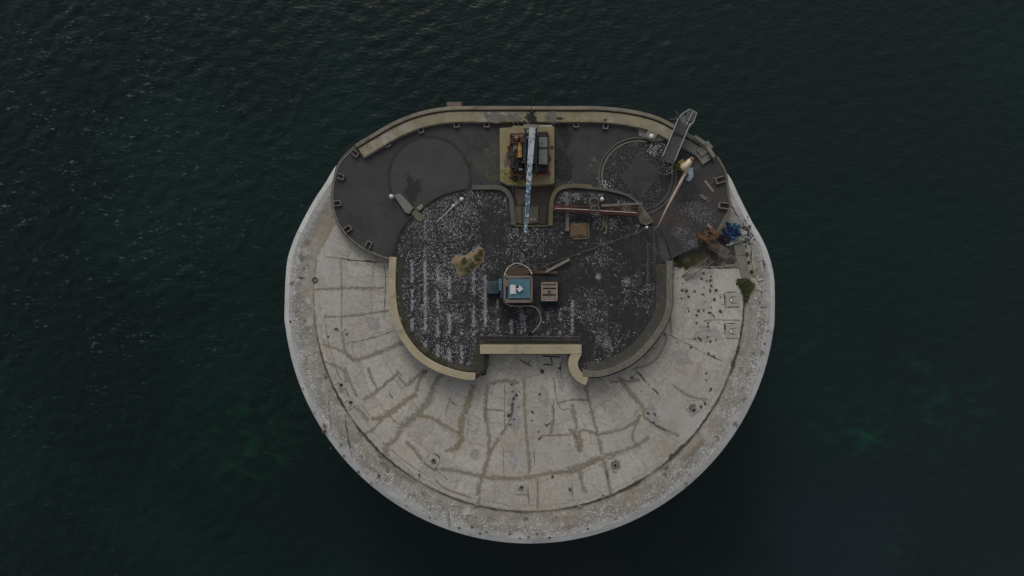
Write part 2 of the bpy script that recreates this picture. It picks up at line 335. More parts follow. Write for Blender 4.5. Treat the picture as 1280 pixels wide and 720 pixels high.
# ------------------------------------------------------------------ world, sun, camera
sc = bpy.context.scene
w = bpy.data.worlds.new('World'); sc.world = w; w.use_nodes = True
bg = w.node_tree.nodes['Background']; sky = w.node_tree.nodes.new('ShaderNodeTexSky'); sky.sky_type = 'NISHITA'; sky.sun_disc = False
EL, AZ = 28, 350            # sun elevation, compass bearing (0 = +Y / photo top, clockwise)
sky.sun_elevation = math.radians(EL); sky.sun_rotation = math.radians(AZ)
sky.dust_density = 4.; sky.ozone_density = 1.; sky.air_density = 1.
hs_ = w.node_tree.nodes.new('ShaderNodeHueSaturation'); hs_.inputs['Saturation'].default_value = .22   # grey overcast
w.node_tree.links.new(sky.outputs[0], hs_.inputs['Color']); w.node_tree.links.new(hs_.outputs[0], bg.inputs[0]); bg.inputs[1].default_value = .15
sl = bpy.data.lights.new('sun', 'SUN'); sl.energy = .85; sl.angle = math.radians(20); sl.color = (1, .955, .88)
so = bpy.data.objects.new('sun', sl); C.objects.link(so)
sd = Vector((math.sin(math.radians(AZ))*math.cos(math.radians(EL)), math.cos(math.radians(AZ))*math.cos(math.radians(EL)), math.sin(math.radians(EL))))
so.rotation_euler = sd.to_track_quat('Z', 'Y').to_euler()
cam = bpy.data.cameras.new('camera'); co = bpy.data.objects.new('camera', cam); C.objects.link(co)
co.location = (0, 0, H); cam.sensor_width = 36; cam.lens = 36*H/(1280*S); cam.clip_end = 6000; cam.clip_start = .5
sc.camera = co
sc.view_settings.view_transform = 'Standard'; sc.view_settings.look = 'None'; sc.view_settings.gamma = 1
sc.view_settings.exposure = -0.3

# ------------------------------------------------------------------ water
ZW = -12.5
nx, ny, dx = 620, 420, .22
X, Y = np.meshgrid((np.arange(nx)-nx/2)*dx, (np.arange(ny)-ny/2)*dx)
Z = np.zeros_like(X); rs = np.random.RandomState(3)
for i in range(46):
    lam = 1.0*(2.6**rs.rand()); th = math.radians(125 + rs.randn()*32); k = 2*math.pi/lam
    Z += .0027*lam**.7*np.sin(k*(X*math.cos(th)+Y*math.sin(th))+rs.rand()*6.28 + .8*np.sin(X*.11*rs.rand()+rs.rand()*6))
edge = np.clip(np.minimum(np.minimum(X-X.min(), X.max()-X), np.minimum(Y-Y.min(), Y.max()-Y))/4., 0, 1)
left = .8 + .2*np.clip(-X/30., -1, 1)
Z = Z*edge*left + ZW
vs = np.stack([X.ravel(), Y.ravel(), Z.ravel()], 1)
idx = np.arange(nx*ny).reshape(ny, nx)
q = np.stack([idx[:-1,:-1].ravel(), idx[:-1,1:].ravel(), idx[1:,1:].ravel(), idx[1:,:-1].ravel()], 1)
B = 3500.; x0, x1, y0, y1 = X.min(), X.max(), Y.min(), Y.max(); o0 = nx*ny
ext = np.array([(-B,-B,ZW),(B,-B,ZW),(B,B,ZW),(-B,B,ZW)])
c0, c1, c2, c3 = idx[0,0], idx[0,-1], idx[-1,-1], idx[-1,0]
q = np.vstack([q, [(o0, o0+1, c1, c0), (o0+1, o0+2, c2, c1), (o0+2, o0+3, c3, c2), (o0+3, o0, c0, c3)]])
vs = np.vstack([vs, ext])
me = bpy.data.meshes.new('water'); me.vertices.add(len(vs)); me.vertices.foreach_set('co', vs.ravel())
me.loops.add(q.size); me.loops.foreach_set('vertex_index', q.ravel().astype(np.int32))
me.polygons.add(len(q)); me.polygons.foreach_set('loop_start', np.arange(0, q.size, 4, dtype=np.int32))
me.polygons.foreach_set('use_smooth', np.ones(len(q), bool)); me.update(calc_edges=True); me.validate()
wo = bpy.data.objects.new('water', me); C.objects.link(wo); wo['kind'] = 'structure'
wm = bpy.data.materials.new('sea_water'); wm.use_nodes = True; nt = wm.node_tree; N = nt.nodes; L = nt.links
b = N['Principled BSDF']; b.inputs['Roughness'].default_value = .12; b.inputs['IOR'].default_value = 1.33; b.inputs['Specular IOR Level'].default_value = .33
tc = N.new('ShaderNodeTexCoord')
def wn(scale, det, stretch=(1,1,1), rot=0., rg=.6):
    mp = N.new('ShaderNodeMapping'); mp.inputs['Scale'].default_value = stretch; mp.inputs['Rotation'].default_value[2] = rot
    L.new(tc.outputs['Object'], mp.inputs[0]); n = N.new('ShaderNodeTexNoise'); n.inputs['Scale'].default_value = scale
    n.inputs['Detail'].default_value = det; n.inputs['Roughness'].default_value = rg; L.new(mp.outputs[0], n.inputs['Vector']); return n.outputs['Fac']
def wr(sock, lo, hi, a=0., z=1., smooth_=True):
    r = N.new('ShaderNodeMapRange'); r.interpolation_type = 'SMOOTHSTEP' if smooth_ else 'LINEAR'
    r.inputs[1].default_value = lo; r.inputs[2].default_value = hi; r.inputs[3].default_value = a; r.inputs[4].default_value = z
    L.new(sock, r.inputs[0]); return r.outputs[0]
def wmx(f, a, bb):
    x = N.new('ShaderNodeMix'); x.data_type = 'RGBA'; L.new(f, x.inputs[0])
    for s_, v in ((x.inputs[6], a), (x.inputs[7], bb)):
        if isinstance(v, tuple): s_.default_value = (*v, 1)
        else: L.new(v, s_)
    return x.outputs[2]
def wmul(a, bb):
    x = N.new('ShaderNodeMath'); x.operation = 'MULTIPLY'; L.new(a, x.inputs[0]); L.new(bb, x.inputs[1]); return x.outputs[0]
def spot(px, py, r):             # a shoal under the surface: soft round region in the sea
    c = P(px, py, ZW); vm = N.new('ShaderNodeVectorMath'); vm.operation = 'DISTANCE'
    L.new(tc.outputs['Object'], vm.inputs[0]); vm.inputs[1].default_value = (c.x, c.y, ZW)
    return wr(vm.outputs['Value'], r*S*1.2, 0., 0., 1.)
sx = N.new('ShaderNodeSeparateXYZ'); L.new(tc.outputs['Object'], sx.inputs[0])
col = wmx(wr(sx.outputs['X'], -45., 30.), (.0040, .0115, .0105), (.0085, .0165, .0160))
col = wmx(wmul(wr(wn(.035, 3), .45, .65, 0., .8), wr(sx.outputs['X'], -60, 60., .9, .5)), col, (.0050, .0205, .0180))
col = wmx(wmul(wmul(wr(sx.outputs['Y'], -8., -30.), wr(wn(.06, 2), .35, .6)), wr(sx.outputs['X'], -28., 5.)), col, (.0120, .0180, .0225))
pat = wr(wn(.55, 6, (1., 1.5, 1), .5), .46, .68, 0., .6)
for px, py, r, c in ((325, 555, 90, (.006, .040, .022)), (275, 535, 110, (.005, .028, .018)), (330, 510, 100, (.005, .026, .017)), (1060, 540, 80, (.009, .042, .027)), (1170, 520, 90, (.009, .040, .027)), (1145, 462, 40, (.010, .045, .032)), (1210, 500, 70, (.009, .034, .025)), (1120, 690, 60, (.009, .034, .026)), (1250, 60, 160, (.004, .026, .018)), (1085, 545, 40, (.010, .050, .030)), (1010, 430, 60, (.008, .03, .02))):
    col = wmx(wmul(spot(px, py, r), pat), col, c)
# wave glints painted into the colour as pale foam flecks, mostly to the north-west
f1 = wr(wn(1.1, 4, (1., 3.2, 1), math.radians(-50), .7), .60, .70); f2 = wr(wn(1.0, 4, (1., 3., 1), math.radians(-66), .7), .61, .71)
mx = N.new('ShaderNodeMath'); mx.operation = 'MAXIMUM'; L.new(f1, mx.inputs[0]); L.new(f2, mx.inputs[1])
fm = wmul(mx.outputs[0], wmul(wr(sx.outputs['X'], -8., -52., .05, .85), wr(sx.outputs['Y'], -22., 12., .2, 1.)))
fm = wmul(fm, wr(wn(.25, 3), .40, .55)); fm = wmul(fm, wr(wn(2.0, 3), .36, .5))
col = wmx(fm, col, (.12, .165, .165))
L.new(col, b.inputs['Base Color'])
b1 = N.new('ShaderNodeBump'); b1.inputs['Strength'].default_value = .8; b1.inputs['Distance'].default_value = .10; L.new(wn(1.5, 6, (1., 2.0, 1), math.radians(-38)), b1.inputs['Height'])
L.new(b1.outputs[0], b.inputs['Normal'])
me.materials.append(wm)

# ================================================================== THE FORT
fort = empty('sea_fort', (0, 0, ZW), 'round weathered concrete sea fort with dark droppings-flecked roof standing in the sea', 'sea fort')
# outline, counter-clockwise in the world (photo: from NE over N to W, S, E)
north_px = [(895,195),(884,180.5),(860,166),(826,147),(792,137.5),(753,133),(710,132.6),(662,132.5),(610,132.5),(560,133.2),(523,140),(492,152),(464,168),(444,180)]
north = smooth(W(north_px, 2.0), 5)
west = W([(424,203),(408,227),(391,253),(375,283),(365,306),(358.2,334)], -.35)
arc = W([(662+307*math.cos(math.radians(a)), 372+307*math.sin(math.radians(a))) for a in range(176, 4, -3)], -.35)
east = W([(967.5,350),(961,320),(952,298),(939,276),(922,242),(909,217)], -.35)
outl = smooth(north[::2] + west + arc + east, 3, True)
n = len(outl)
# wall drum with UVs
m_ = MB().sweep(outl, [(.0,-.35),(-.5,-11.),(-1.1,-11.05),(-1.1,ZW-2),(1.5,ZW-2),(1.5,-.35)][::-1], True)
wall = m_.build('outer_wall', 'granite', fort)
uvl = wall.data.uv_layers.new(name='UVMap'); cen = Vector((1.5, -.8))
for pl in wall.data.polygons:
    for li in pl.loop_indices:
        v = wall.data.vertices[wall.data.loops[li].vertex_index].co
        a = math.atan2(v.y-cen.y, v.x-cen.x); a += 2*math.pi if (a < 0 and pl.center.x < cen.x and pl.center.y > cen.y-2) else 0
        uvl.data[li].uv = (a*21.5, v.z)
MB().sweep(outl, [(.0,-.352),(.05,-.15),(.40,-.03),(.56,0.),(.9,0.),(.9,-.352)], True).build('rim', 'rim', fort)
# outer ring walk (flat) : polygon slightly above the rim's inner edge
ins = []
for i in range(n):
    a, bq = outl[i-1], outl[(i+1) % n]; d = Vector((bq[0]-a[0], bq[1]-a[1])).normalized()
    ins.append((outl[i][0]-d.y*.5, outl[i][1]+d.x*.5))
MB().prism(ins, -.3, .004).build('outer_ring', 'ring', fort)
mb = MB()
for i in range(0, n):
    pass
for off0, off1 in ((.5, 1.35),):
    vs_ = []
    for i in range(n):
        a_, b_ = outl[i-1], outl[(i+1) % n]; d = Vector((b_[0]-a_[0], b_[1]-a_[1])).normalized(); wob = .5*noise.noise(Vector((outl[i][0]*.4, outl[i][1]*.4, 9)))
        for k, of in enumerate((off0, off1+wob-.5, off1+wob+.25)):
            mb.e[len(vs_)] = (0., .2, 1.)[k]; vs_.append((outl[i][0]-d.y*of, outl[i][1]+d.x*of, .008))
    mb.add(vs_, [(3*i+k, 3*((i+1) % n)+k, 3*((i+1) % n)+k+1, 3*i+k+1) for i in range(n) for k in (0, 1)])
mb.build('edge_blocks', 'ringblock~', fort)
# inner terrace, raised slab inside the gutter
gut = circ(661, 370, 269.5, 180+11.5, 360+13, 150)      # through the south
gut = [(661+269.5*math.cos(math.radians(a)), 370+269.5*math.sin(math.radians(a))) for a in np.linspace(190, -12, 150)]
ter_px = gut + [(905,262),(880,240),(700,200),(500,240),(425,270),(407,303)]
MB().prism(W(ter_px, ZT), -.2, ZT).build('terrace', 'terrace', fort)
ZJ = ZT + .004
def strips(name, mat, lst, z=ZJ, jit=.3, taper=False):
    for i, (w_, pts) in enumerate(lst):
        MB().ribbon(smooth(W(pts, z), 4) if len(pts) > 2 else W(pts, z), w_*S, z + .0012*(i % 5), jit, .18, taper).build(name, mat+'~', fort)
strips('mortar_joint', 'joint', [
 (4,[(393,362),(440,360),(482,360)]),(2.2,[(426,326),(427,370),(427,413)]),(6,[(444,452),(464,444),(485,436),(512,425)]),(4,[(460,458),(464,472),(472,486)]),(3.4,[(430,458),(438,478),(447,497)]),
 (4.4,[(453,501),(475,486),(498,466)]),(3.6,[(494,466),(509,483)]),(5,[(509,484),(520,472),(534,462)]),(4.4,[(446,510),(462,527)]),(8,[(504,527),(496,546),(484,558),(483,572)]),
 (9,[(504,533),(521,518),(538,496),(541,480)]),(5,[(507,551),(518,563),(529,577)]),(6,[(625,546),(611,569),(605.5,589),(600,603),(598,620)]),(6,[(549,586),(577,590),(605,596),(634,598.5),(662,596),(684.5,591.5),(707,589),(721,586)]),
 (4.5,[(655,474),(656,505),(657.7,541),(661,570),(662,594)]),(3,[(605.5,512.5),(618,512),(631,514)]),(6,[(710,538),(718,541),(725,566)]),(3,[(673,546),(692,544),(713,543.6)]),(6,[(713,504),(718,520),(722,538)]),
 (4.6,[(731,477),(736,501),(741,520),(747,543.6),(753,569)]),(4,[(747,543),(772.5,538),(790,530),(801,518)]),(6.4,[(753,570),(733,579),(708,587)]),(6,[(724.6,583),(727,603),(733,617)]),(3.4,[(695,504),(715,500),(736,500)]),
 (6,[(808,516),(796,500),(787,490),(772,470)]),(5,[(600,620),(596,634)]),(3.5,[(690,505),(692,520),(688,545)]),(7,[(480,575),(500,592),(522,604)]),(3,[(543,600),(560,612),(590,622)]),(4,[(403,430),(430,440),(444,452)]),
 (4,[(404,452),(428,462),(433,478)]),(3,[(560,640),(562,660)]),(3.2,[(800,560),(790,545),(801,518)]),(3,[(834.5,418),(820,450),(790,462)]),(5,[(755,570),(790,560),(812,545)]),(3,[(672,596),(672,638)]),(6,[(610,480),(628,476),(650,478)]),
 (5,[(534,461),(524,476),(521,490)]),(6,[(556,466),(545,476),(538,496)]),(4,[(529,577),(541,586),(549,586)]),(4,[(641,500),(638,524),(625,546)]),(5,[(753,569),(760,598),(764,620)]),(4,[(801,518),(822,533),(850,545)]),(4,[(427,413),(432,440),(444,452)]),(5,[(569,539),(576,541)]),
 (4,[(840,480),(862,495),(885,500)]),(5,[(610,480),(607,512),(611,545),(611,569)]),(4,[(713,543),(730,538),(747,543)]),(4,[(480,521),(462,540),(446,541)]),(3.4,[(403,395),(427,396),(486,388)]),(4,[(762,478),(800,475)]),(3.4,[(840,420),(836,380),(842,340)])])
strips('ochre_joint', 'joint_ochre', [(8,[(462,524),(479,521),(504,504),(521,491)]),(5,[(521,521),(538,522),(555,532),(569,539)]),(8,[(592,479),(583,510),(577,527),(574.5,555),(555,565)]),(7,[(722,540),(726,555),(724,566)]),(4,[(690,592),(722,588),(752,572)]),(6,[(850,575),(868,562),(880,548)])])
strips('repair_patch', 'joint_patch', [(14,[(640,475),(642,510),(646,545)]),(12,[(700,460),(703,490)]),(12,[(812,500),(820,530),(840,545)]),(16,[(862,425),(885,418),(905,424)]),(10,[(676,480),(684,510)]),(11,[(498,590),(520,598)]),(9,[(640,560),(642,590)]),(16,[(840,440),(866,455)]),(13,[(590,560),(596,575)]),(13,[(455,395),(475,412)])], jit=.5, taper=True)
strips('seam', 'soft_crack', [(1.6,[(427,430),(460,424),(494,413)]),(1.3,[(631,480),(631,510),(630,545)]),(1.2,[(566,487),(556,520)]),(1.1,[(692,500),(692,540)]),(1.3,[(629,560),(630,592)]),(1.4,[(660,605),(661,630)]),(1.4,[(834.5,418),(860,430),(880,441),(905,452)]),
 (1.2,[(452,505),(462,520)]),(1.1,[(560,498),(572,508)]),(1.2,[(543,585),(560,600)]),(1.2,[(905,364),(906,384)]),(1.3,[(410,500),(414,540)]),(1.1,[(700,452),(702,474)]),(1.1,[(715,600),(716,622)]),(1.3,[(880,400),(925,400)]),(1.1,[(586,520),(584,545)]),(1.2,[(470,345),(486,346)]),
 (1.2,[(608,500),(606,530)]),(1.2,[(480,330),(482,352),(480,400)]),(1.4,[(503,470),(495,462)]),(1.4,[(692,470),(696,500),(703,512),(714,510)])], jit=.6)
strips('crack', 'crack', [(1.8,[(403,321),(420,322),(444,326),(484,328)]),(2.2,[(792,461),(800,468),(809,480)]),(1.8,[(814,484),(825,495)]),(1.8,[(757,586),(760,600)]),(1.4,[(757,573),(765,572),(770,567)]),(1.6,[(485,490),(492,499)]),(1.1,[(490,524),(496,529)]),(1.1,[(497,524),(500,528)]),(1.2,[(552,517),(548,525)]),
 (1.2,[(603,516),(605,523)]),(1.5,[(856,334.5),(890,335),(922,335)]),(1.6,[(906,365),(906,386)]),(1.6,[(906,365.5),(922,365)]),(2.2,[(906,402),(907,420)]),(1.1,[(906,404),(922,404)]),(1.1,[(906,384),(926,384)]),(1.,[(668,558),(668,585)]),(1.3,[(678,455),(690,456)]),(1.3,[(650,450),(664,458)]),(1.1,[(430,413),(433,419)]),(1.,[(562,502),(568,505)]),(1.2,[(541,566),(549,571),(550,578)])], jit=.7, taper=True)
# gutter
gl = [(1.5, gut[10:34]), (2.4, gut[34:52]), (1.5, gut[52:78]), (1.7, gut[78:100]), (2.0, gut[100:126]), (1.8, gut[126:148])]
gm = MB()
for i, (w_, pts) in enumerate(gl):
    gm.ribbon(W(pts, ZJ), w_*S, ZJ+.007, .7, .2, True)
for a in (17, 47, 62, 140, 152): 
    pts = [(661+269.5*math.cos(math.radians(a+t)), 370+269.5*math.sin(math.radians(a+t))) for t in np.linspace(-5, 5, 9)]
    gm.ribbon(W(pts, ZJ), (4.6 if a < 60 else 3)*S, ZJ+.009, .7, .15, True)
gm.build('gutter', 'crack~', fort)['kind'] = 'stuff'
gm = MB(); full = [(661+268.8*math.cos(math.radians(a)), 370+268.8*math.sin(math.radians(a))) for a in np.linspace(190, -12, 200)]
gm.ribbon(W(full, ZJ), 2.6*S, ZJ+.0085-.004, .5, .25)
for a0, a1, r in ((160, 120, 258), (175, 150, 257)): 
    gm.ribbon(W([(661+r*math.cos(math.radians(a)), 370+r*math.sin(math.radians(a))) for a in np.linspace(a0, a1, 30)], ZJ), 1.3*S, ZJ+.005, .5, .25)
gm.build('gutter_edge', 'joint~', fort)
# outer ring block joints
bj = MB()
for r, w_ in ((290, .7), (296, .6)):
    for k in range(0, 22, 1):
        a0 = U(-10, 178); pts = [(662+r*math.cos(math.radians(a0+t)), 372+r*math.sin(math.radians(a0+t))) for t in np.linspace(0, U(4, 11), 8)]
        bj.ribbon(W(pts, .004), w_*S, .006+.0008*(k % 3), .5, .2, True)
a = -9.
while a < 189:
    r0, r1 = U(282, 288), 301
    d = (math.cos(math.radians(a)), math.sin(math.radians(a))); bj.ribbon(W([(662+r0*d[0], 372+r0*d[1]), (662+r1*d[0], 372+r1*d[1])], .004), U(.5,.9)*S, .009, .5, .2, True)
    a += U(2.6, 4.6)
bj.build('block_joints', 'soft_crack~', fort)['kind'] = 'stuff'
for pts in ([(938,302),(940,330),(944,350)],[(944,352),(956,351)],[(925,320),(932,345),(938,352)],[(916,258),(919,266),(926,274)],[(911,254),(916,262)],[(952,318),(958,345)],[(431,510),(434,540),(441,575)],[(948,384),(960,384)],[(815+80,300),(905,320)],[(381,331),(388,333)],[(370,347),(382,348)]):
    MB().ribbon(smooth(W(pts, .01), 4), 1.5*S, .0125, .8, .15, True).build('ring_crack', 'crack~', fort)
# dirt blotches on the ring (dark weather stains with their own shape)
bl = MB()
def blob(mb, px, py, r, z, k=14, sx=1., rz=0.):
    c = P(px, py, z); s0 = R()*50; pts = []
    for i in range(k):
        t = 2*math.pi*i/k; q = r*S*(.75+.7*noise.noise(Vector((math.cos(t)*1.4, math.sin(t)*1.4, s0)))+.25*(R()-.5))
        x, y = q*math.cos(t)*sx, q*math.sin(t); pts.append((c.x+x*math.cos(rz)-y*math.sin(rz), c.y+x*math.sin(rz)+y*math.cos(rz)))
    if area(pts) < 0: pts = pts[::-1]
    o = len(mb.v); kk = len(pts)
    for i in range(kk): mb.e[o+1+i] = 1.
    mb.add([(c.x, c.y, z)] + [(c.x+(p[0]-c.x)*1.3, c.y+(p[1]-c.y)*1.3, z) for p in pts], [(0, 1+i, 1+(i+1) % kk) for i in range(kk)])
for px, py, r in ((365,355,3),(377,323,4),(384,303,3),(380,336,2.5),(363,402,1.8),(951,400,2.6),(952,441,3.4),(934,467,1.6),(919,530,4),(858,605,3.5),(770,649,3.2),(724,665,3),(671,668,2.4),(427,557,3),(405,532,2.4),(378,486,2.4),(474,596,2.5),(508,632,2),(960,414,2),(946,338,2),(545,648,2),(896,548,3)):
    bl = MB(); blob(bl, px, py, r*1.25, .0145, 16, U(.7, 1.3), R()*3); bl.build('stain', 'soft_crack~', fort)
for k in range(34):
    a = U(-6, 186); r = U(276, 300); bl = MB(); blob(bl, 662+r*math.cos(math.radians(a)), 372+r*math.sin(math.radians(a)), U(1.5, 4), .0135+.0001*k, 16, U(.5, 1.6), R()*3); bl.build('stain', 'soft_crack~', fort)
# pock marks and small holes
def scat(name, mat, pts, z):
    for i, (px, py, r) in enumerate(pts):
        mb = MB(); blob(mb, px, py, r*1.8, z+.0006*(i % 4), 9, U(.7, 1.3), R()*3); mb.build(name, mat+'~', fort)
pk = [(426+406+U(0,0),0,0)] and []
for px, py in ((865,366),(876,349),(880,341),(889,346),(888,351),(869,364),(880,359),(853,363),(860,370),(879,368),(888,364),(889,357),(895,363),(893,374),(901,372),(881,377),(860,386),(861,389),(873,388),(880,388),(889,384),(888,391),(893,397),(901,389),(891,394),(871,394),(886,391),(881,401),(870,404),(885,404),(885,408),(899,403),(886,413),(854,355),(866,346),(847,348),(896,362),(870,424),(868,423),(874,423),(884,421),(888,427),(846,428),(886,442),(892,445),(831,418),(864,434),(895,425),(876,424),(903,380),(912,384),(858,364),(852,373),(884,351),(640,481),(645,494),(641,489),(650,490),(648,509),(641,499),(643,524),(636,520),(638,531),(666,515),(665,526),(674,540),(684,519),(683,532),(687,530),(678,464),(674,493),(700,460),(432,412),(433,418),(421,411),(410,421),(632,524),(712,612),(691,596),(674,548),(524,594),(754,619),(810,517),(818,518),(817,528),(790,472),(811,480),(893,447),(888,487),(883,475),(883,466),(867,501),(881,505),(877,508)):
    pk.append((px+U(-.4,.4), py+U(-.4,.4), U(.7,1.7)))
for px, py in ((474,595),(464,604),(448,590),(430,570),(537,647),(574,660),(595,647),(590,659),(600,667),(638,668),(650,673),(671,668),(687,672),(695,647),(735,661),(405,540),(393,516),(696,633),(933,465)):
    pass
scat('pock_mark', 'crack', pk[:99], ZJ+.012)
mb = MB()
for i in range(260):
    a = U(-10, 190); r = U(110, 262); px, py = 661+r*math.cos(math.radians(a)), 370+r*math.sin(math.radians(a))
    if py < 480 and 480 < px < 845: continue
    blob(mb, px, py, U(.3, .9), ZJ+.011, 7, U(.6, 2), R()*3)
mb.build('grit_spots', 'soft_crack~', fort)['kind'] = 'stuff'
for px, py in ((474,595),(464,604),(448,590),(430,570),(537,647),(574,660),(595,647),(590,659),(600,667),(638,668),(650,673),(671,668),(687,672),(695,647),(735,661),(404,540),(393,516),(363,402),(952,366),(956,430)):
    c = P(px, py, .01); MB().cyl((c.x, c.y, .005), U(.06, .1), .016, 10).build('drain_hole', 'hole', fort)
def vent(px, py, size, deg, style='dark'):
    """hatch plate with round vent, built local"""
    c = P(px, py, ZJ); rz = math.radians(deg)
    pl = MB().box((c.x, c.y, ZJ+.03), (size[0]*S, size[1]*S, .07), rz).build('vent_plate', 'vent_concrete', fort, .02)
    hx, hy = c.x + math.cos(rz)*size[0]*S*.14, c.y + math.sin(rz)*size[0]*S*.14
    MB().torus((hx, hy, ZJ+.07), .16, .045, 20, 6).build('vent_collar', 'soft_crack', pl)
    g = MB().cyl((hx, hy, ZJ+.05), .12, .035, 16).build('vent_opening', 'lamp' if style == 'white' else 'hole', pl)
    f = MB()
    for s_ in (-1, 1): f.beam((hx-math.sin(rz)*.27*s_-math.cos(rz)*.45, hy+math.cos(rz)*.27*s_-math.sin(rz)*.45, ZJ+.075), (hx-math.sin(rz)*.27*s_, hy+math.cos(rz)*.27*s_, ZJ+.075), .04, .03)
    if style != 'plain': f.build('vent_rail', 'crack', pl)
for v_ in ((425,482,(13,13),28,'dark'),(437,504,(13,13),32,'dark'),(541,577,(13,14),55,'plain'),(652,611,(13,15),90,'plain'),(768,583,(11,11),60,'plain'),(866,511,(13,13),-55,'plain'),(916,375,(17,17),180,'white'),(916,414,(17,17),180,'white')): vent(*v_)
for px, py, r in ((768,583,6),(866,511,4.5),(541,577,3.5),(652,611,3)):
    for k in range(3): mb = MB(); blob(mb, px+U(-2,2), py+U(-2,2), r*1.2, ZJ+.0305+.0005*k if 0 else ZJ+.066+.0008*k, 14); mb.build('grime', 'soft_crack~', fort)
mb = MB()
for px, py in ((406.5,469.5),(475,569),(595,632),(724.5,633),(833,583)):
    c = P(px, py, ZJ); a = math.atan2(370-py, px-661); mb = MB().box((c.x, c.y, ZJ+.02), (.24, .4, .05), a); mb.box((c.x, c.y, ZJ+.05), (.14, .28, .03), a)
    mb.build('gutter_outlet', 'soft_crack', fort, .01)
c = P(394, 350, ZJ); MB().torus((c.x, c.y, ZJ+.05), .2, .06, 14, 6).build('ring_bolt', 'crack', fort)

# ---------------------------------------------------------- gun deck (north half)
deck_px = smooth([(895,195),(884,180.5),(860,166),(826,147),(792,137.5),(753,133),(710,132.6),(662,132.5),(610,132.5),(560,133.2),(523,140),(492,152),(464,168),(444,180),(424,200),(416,225),(414,248),(418,272),(430,293),(448,309),(468,319),(488,325)], 4)
deck_e = [(500,345),(830,345),(838,325),(842,322),(856,315),(873,309),(889,301),(898,288),(910,266),(912,256),(909,238),(905,217)]
MB().prism(W(deck_px, 1.2)+W(deck_e, ZD), -.2, ZD).build('gun_deck', 'asphalt', fort)
e_px = [(895,197),(905,217),(908,238),(910,256),(908,266),(896,288),(888,299),(871,307),(855,313),(842,319),(836,300),(824,284),(822,262),(842,245),(846,225),(846,205),(868,180)]
MB().flat(W(smooth(e_px, 3, True), ZD+.004), ZD+.004).build('worn_surface', 'asphalt_dirty', fort)
# west coping line
wc = smooth([(444,184),(426,203),(418,225),(416,248),(420,272),(432,292),(450,308),(470,318),(489,324)], 6)
MB().sweep(W(wc, ZD), [(-.08,.0),(-.08,ZD+.09),(.08,ZD+.09),(.08,.0)][::-1]).build('west_coping', 'curb_east', fort, .02)
MB().sweep(W(smooth([(896,196),(907,217),(910,240),(913,258)], 5), ZD), [(-.1,.0),(-.1,ZD+.12),(.1,ZD+.12),(.1,.0)]).build('east_coping', 'slab', fort, .02)
MB().sweep(W([(912,262),(903,279),(891,300)], ZD), [(-.12,.0),(-.12,ZD+.10),(.12,ZD+.10),(.12,.0)]).build('end_coping', 'slab', fort, .02)
# parapet with banquette
npth = smooth(W(north_px, 2.0), 5)
MB().sweep(npth, [(0,-.34),(0,2.0),(.30,2.02),(.30,1.78),(.30,-.34)]).build('parapet_lip', 'lip', fort, .015)
MB().sweep(npth, [(.302,-.3),(.302,1.66),(.42,1.66),(.42,-.3)]).build('parapet_groove', 'moss_dark', fort)
k0 = 12     # the tan step ends short of the gangway
MB().sweep(npth[k0:], [(.422,-.3),(.422,1.82),(1.28,1.78),(1.30,-.3)]).build('parapet_step', 'tan', fort, .02)
MB().sweep(npth[:k0+1], [(.422,-.3),(.422,1.62),(1.2,1.60),(1.2,-.3)]).build('parapet_step', 'slab_pale', fort, .02)
# joints and stains over the step
mb = MB()
for px in (487,520,548,580,602,628,698,740,772,806):
    i = min(range(len(npth)), key=lambda j: abs(npth[j][0]-P(px,0,2).x)); a_, b_ = npth[i-1], npth[min(i+1, len(npth)-1)]
    d = Vector((b_[0]-a_[0], b_[1]-a_[1])).normalized(); p_ = npth[i]
    mb.beam((p_[0]-d.y*.45, p_[1]+d.x*.45, 1.815), (p_[0]-d.y*1.27, p_[1]+d.x*1.27, 1.785), .035, .012)
mb.build('step_joints', 'lip', fort)
mb = MB(); z = 1.835
for px, py, r, sx_ in ((664,145,13,.9),(664,147,11,1.2),(664,146,8,1.1),(668,150,6,1.),(655,152,4,1),(700,148,4,2),(757,150,4,1)):
    blob(mb, px, py, r*.62, z, 18, sx_); z += .001
mb.build('soot_stain', 'pit_dark~', fort)['kind'] = 'stuff'
mb = MB(); z = 1.84
for px, py, r in ((690,146,8),(618,147,9),(643,147,7),(620,146,4),(612,148,4),(630,148,3.4),(648,150,3),(643,146,2.5),(685,145,3.5),(607,143,3)): blob(mb, px, py, r, z, 14, 1.3); z += .001
mb.build('lime_patches', 'slab_pale~', fort)['kind'] = 'stuff'
c = P(568, 131.5, 1.); MB().box((c.x, c.y, .9), (1.25, .45, .7)).build('wall_corbel', 'pinkslab', fort, .03)
mb = MB().beam(P(868,170.5,2.15), P(882,180.5,2.15), .30, .26)
mb.build('lip_block', 'slab_pale', fort, .02)
c = P(881,186,1.75); MB().box((c.x, c.y, 1.55), (1.3, .75, .5), math.radians(40)).build('corner_block', 'slab_pale', fort, .03)
MB().flat(W([(846,176),(860,172),(884,190),(894,200),(880,196),(862,186)], ZD+.42), 1.632).build('step_patch', 'slab_pale', fort)
MB().prism(W([(797,161),(810,160),(830,168),(829,176),(815,178),(798,170)], ZD), ZD, ZD+.18).build('sill_block', 'slab_pale', fort, .02)
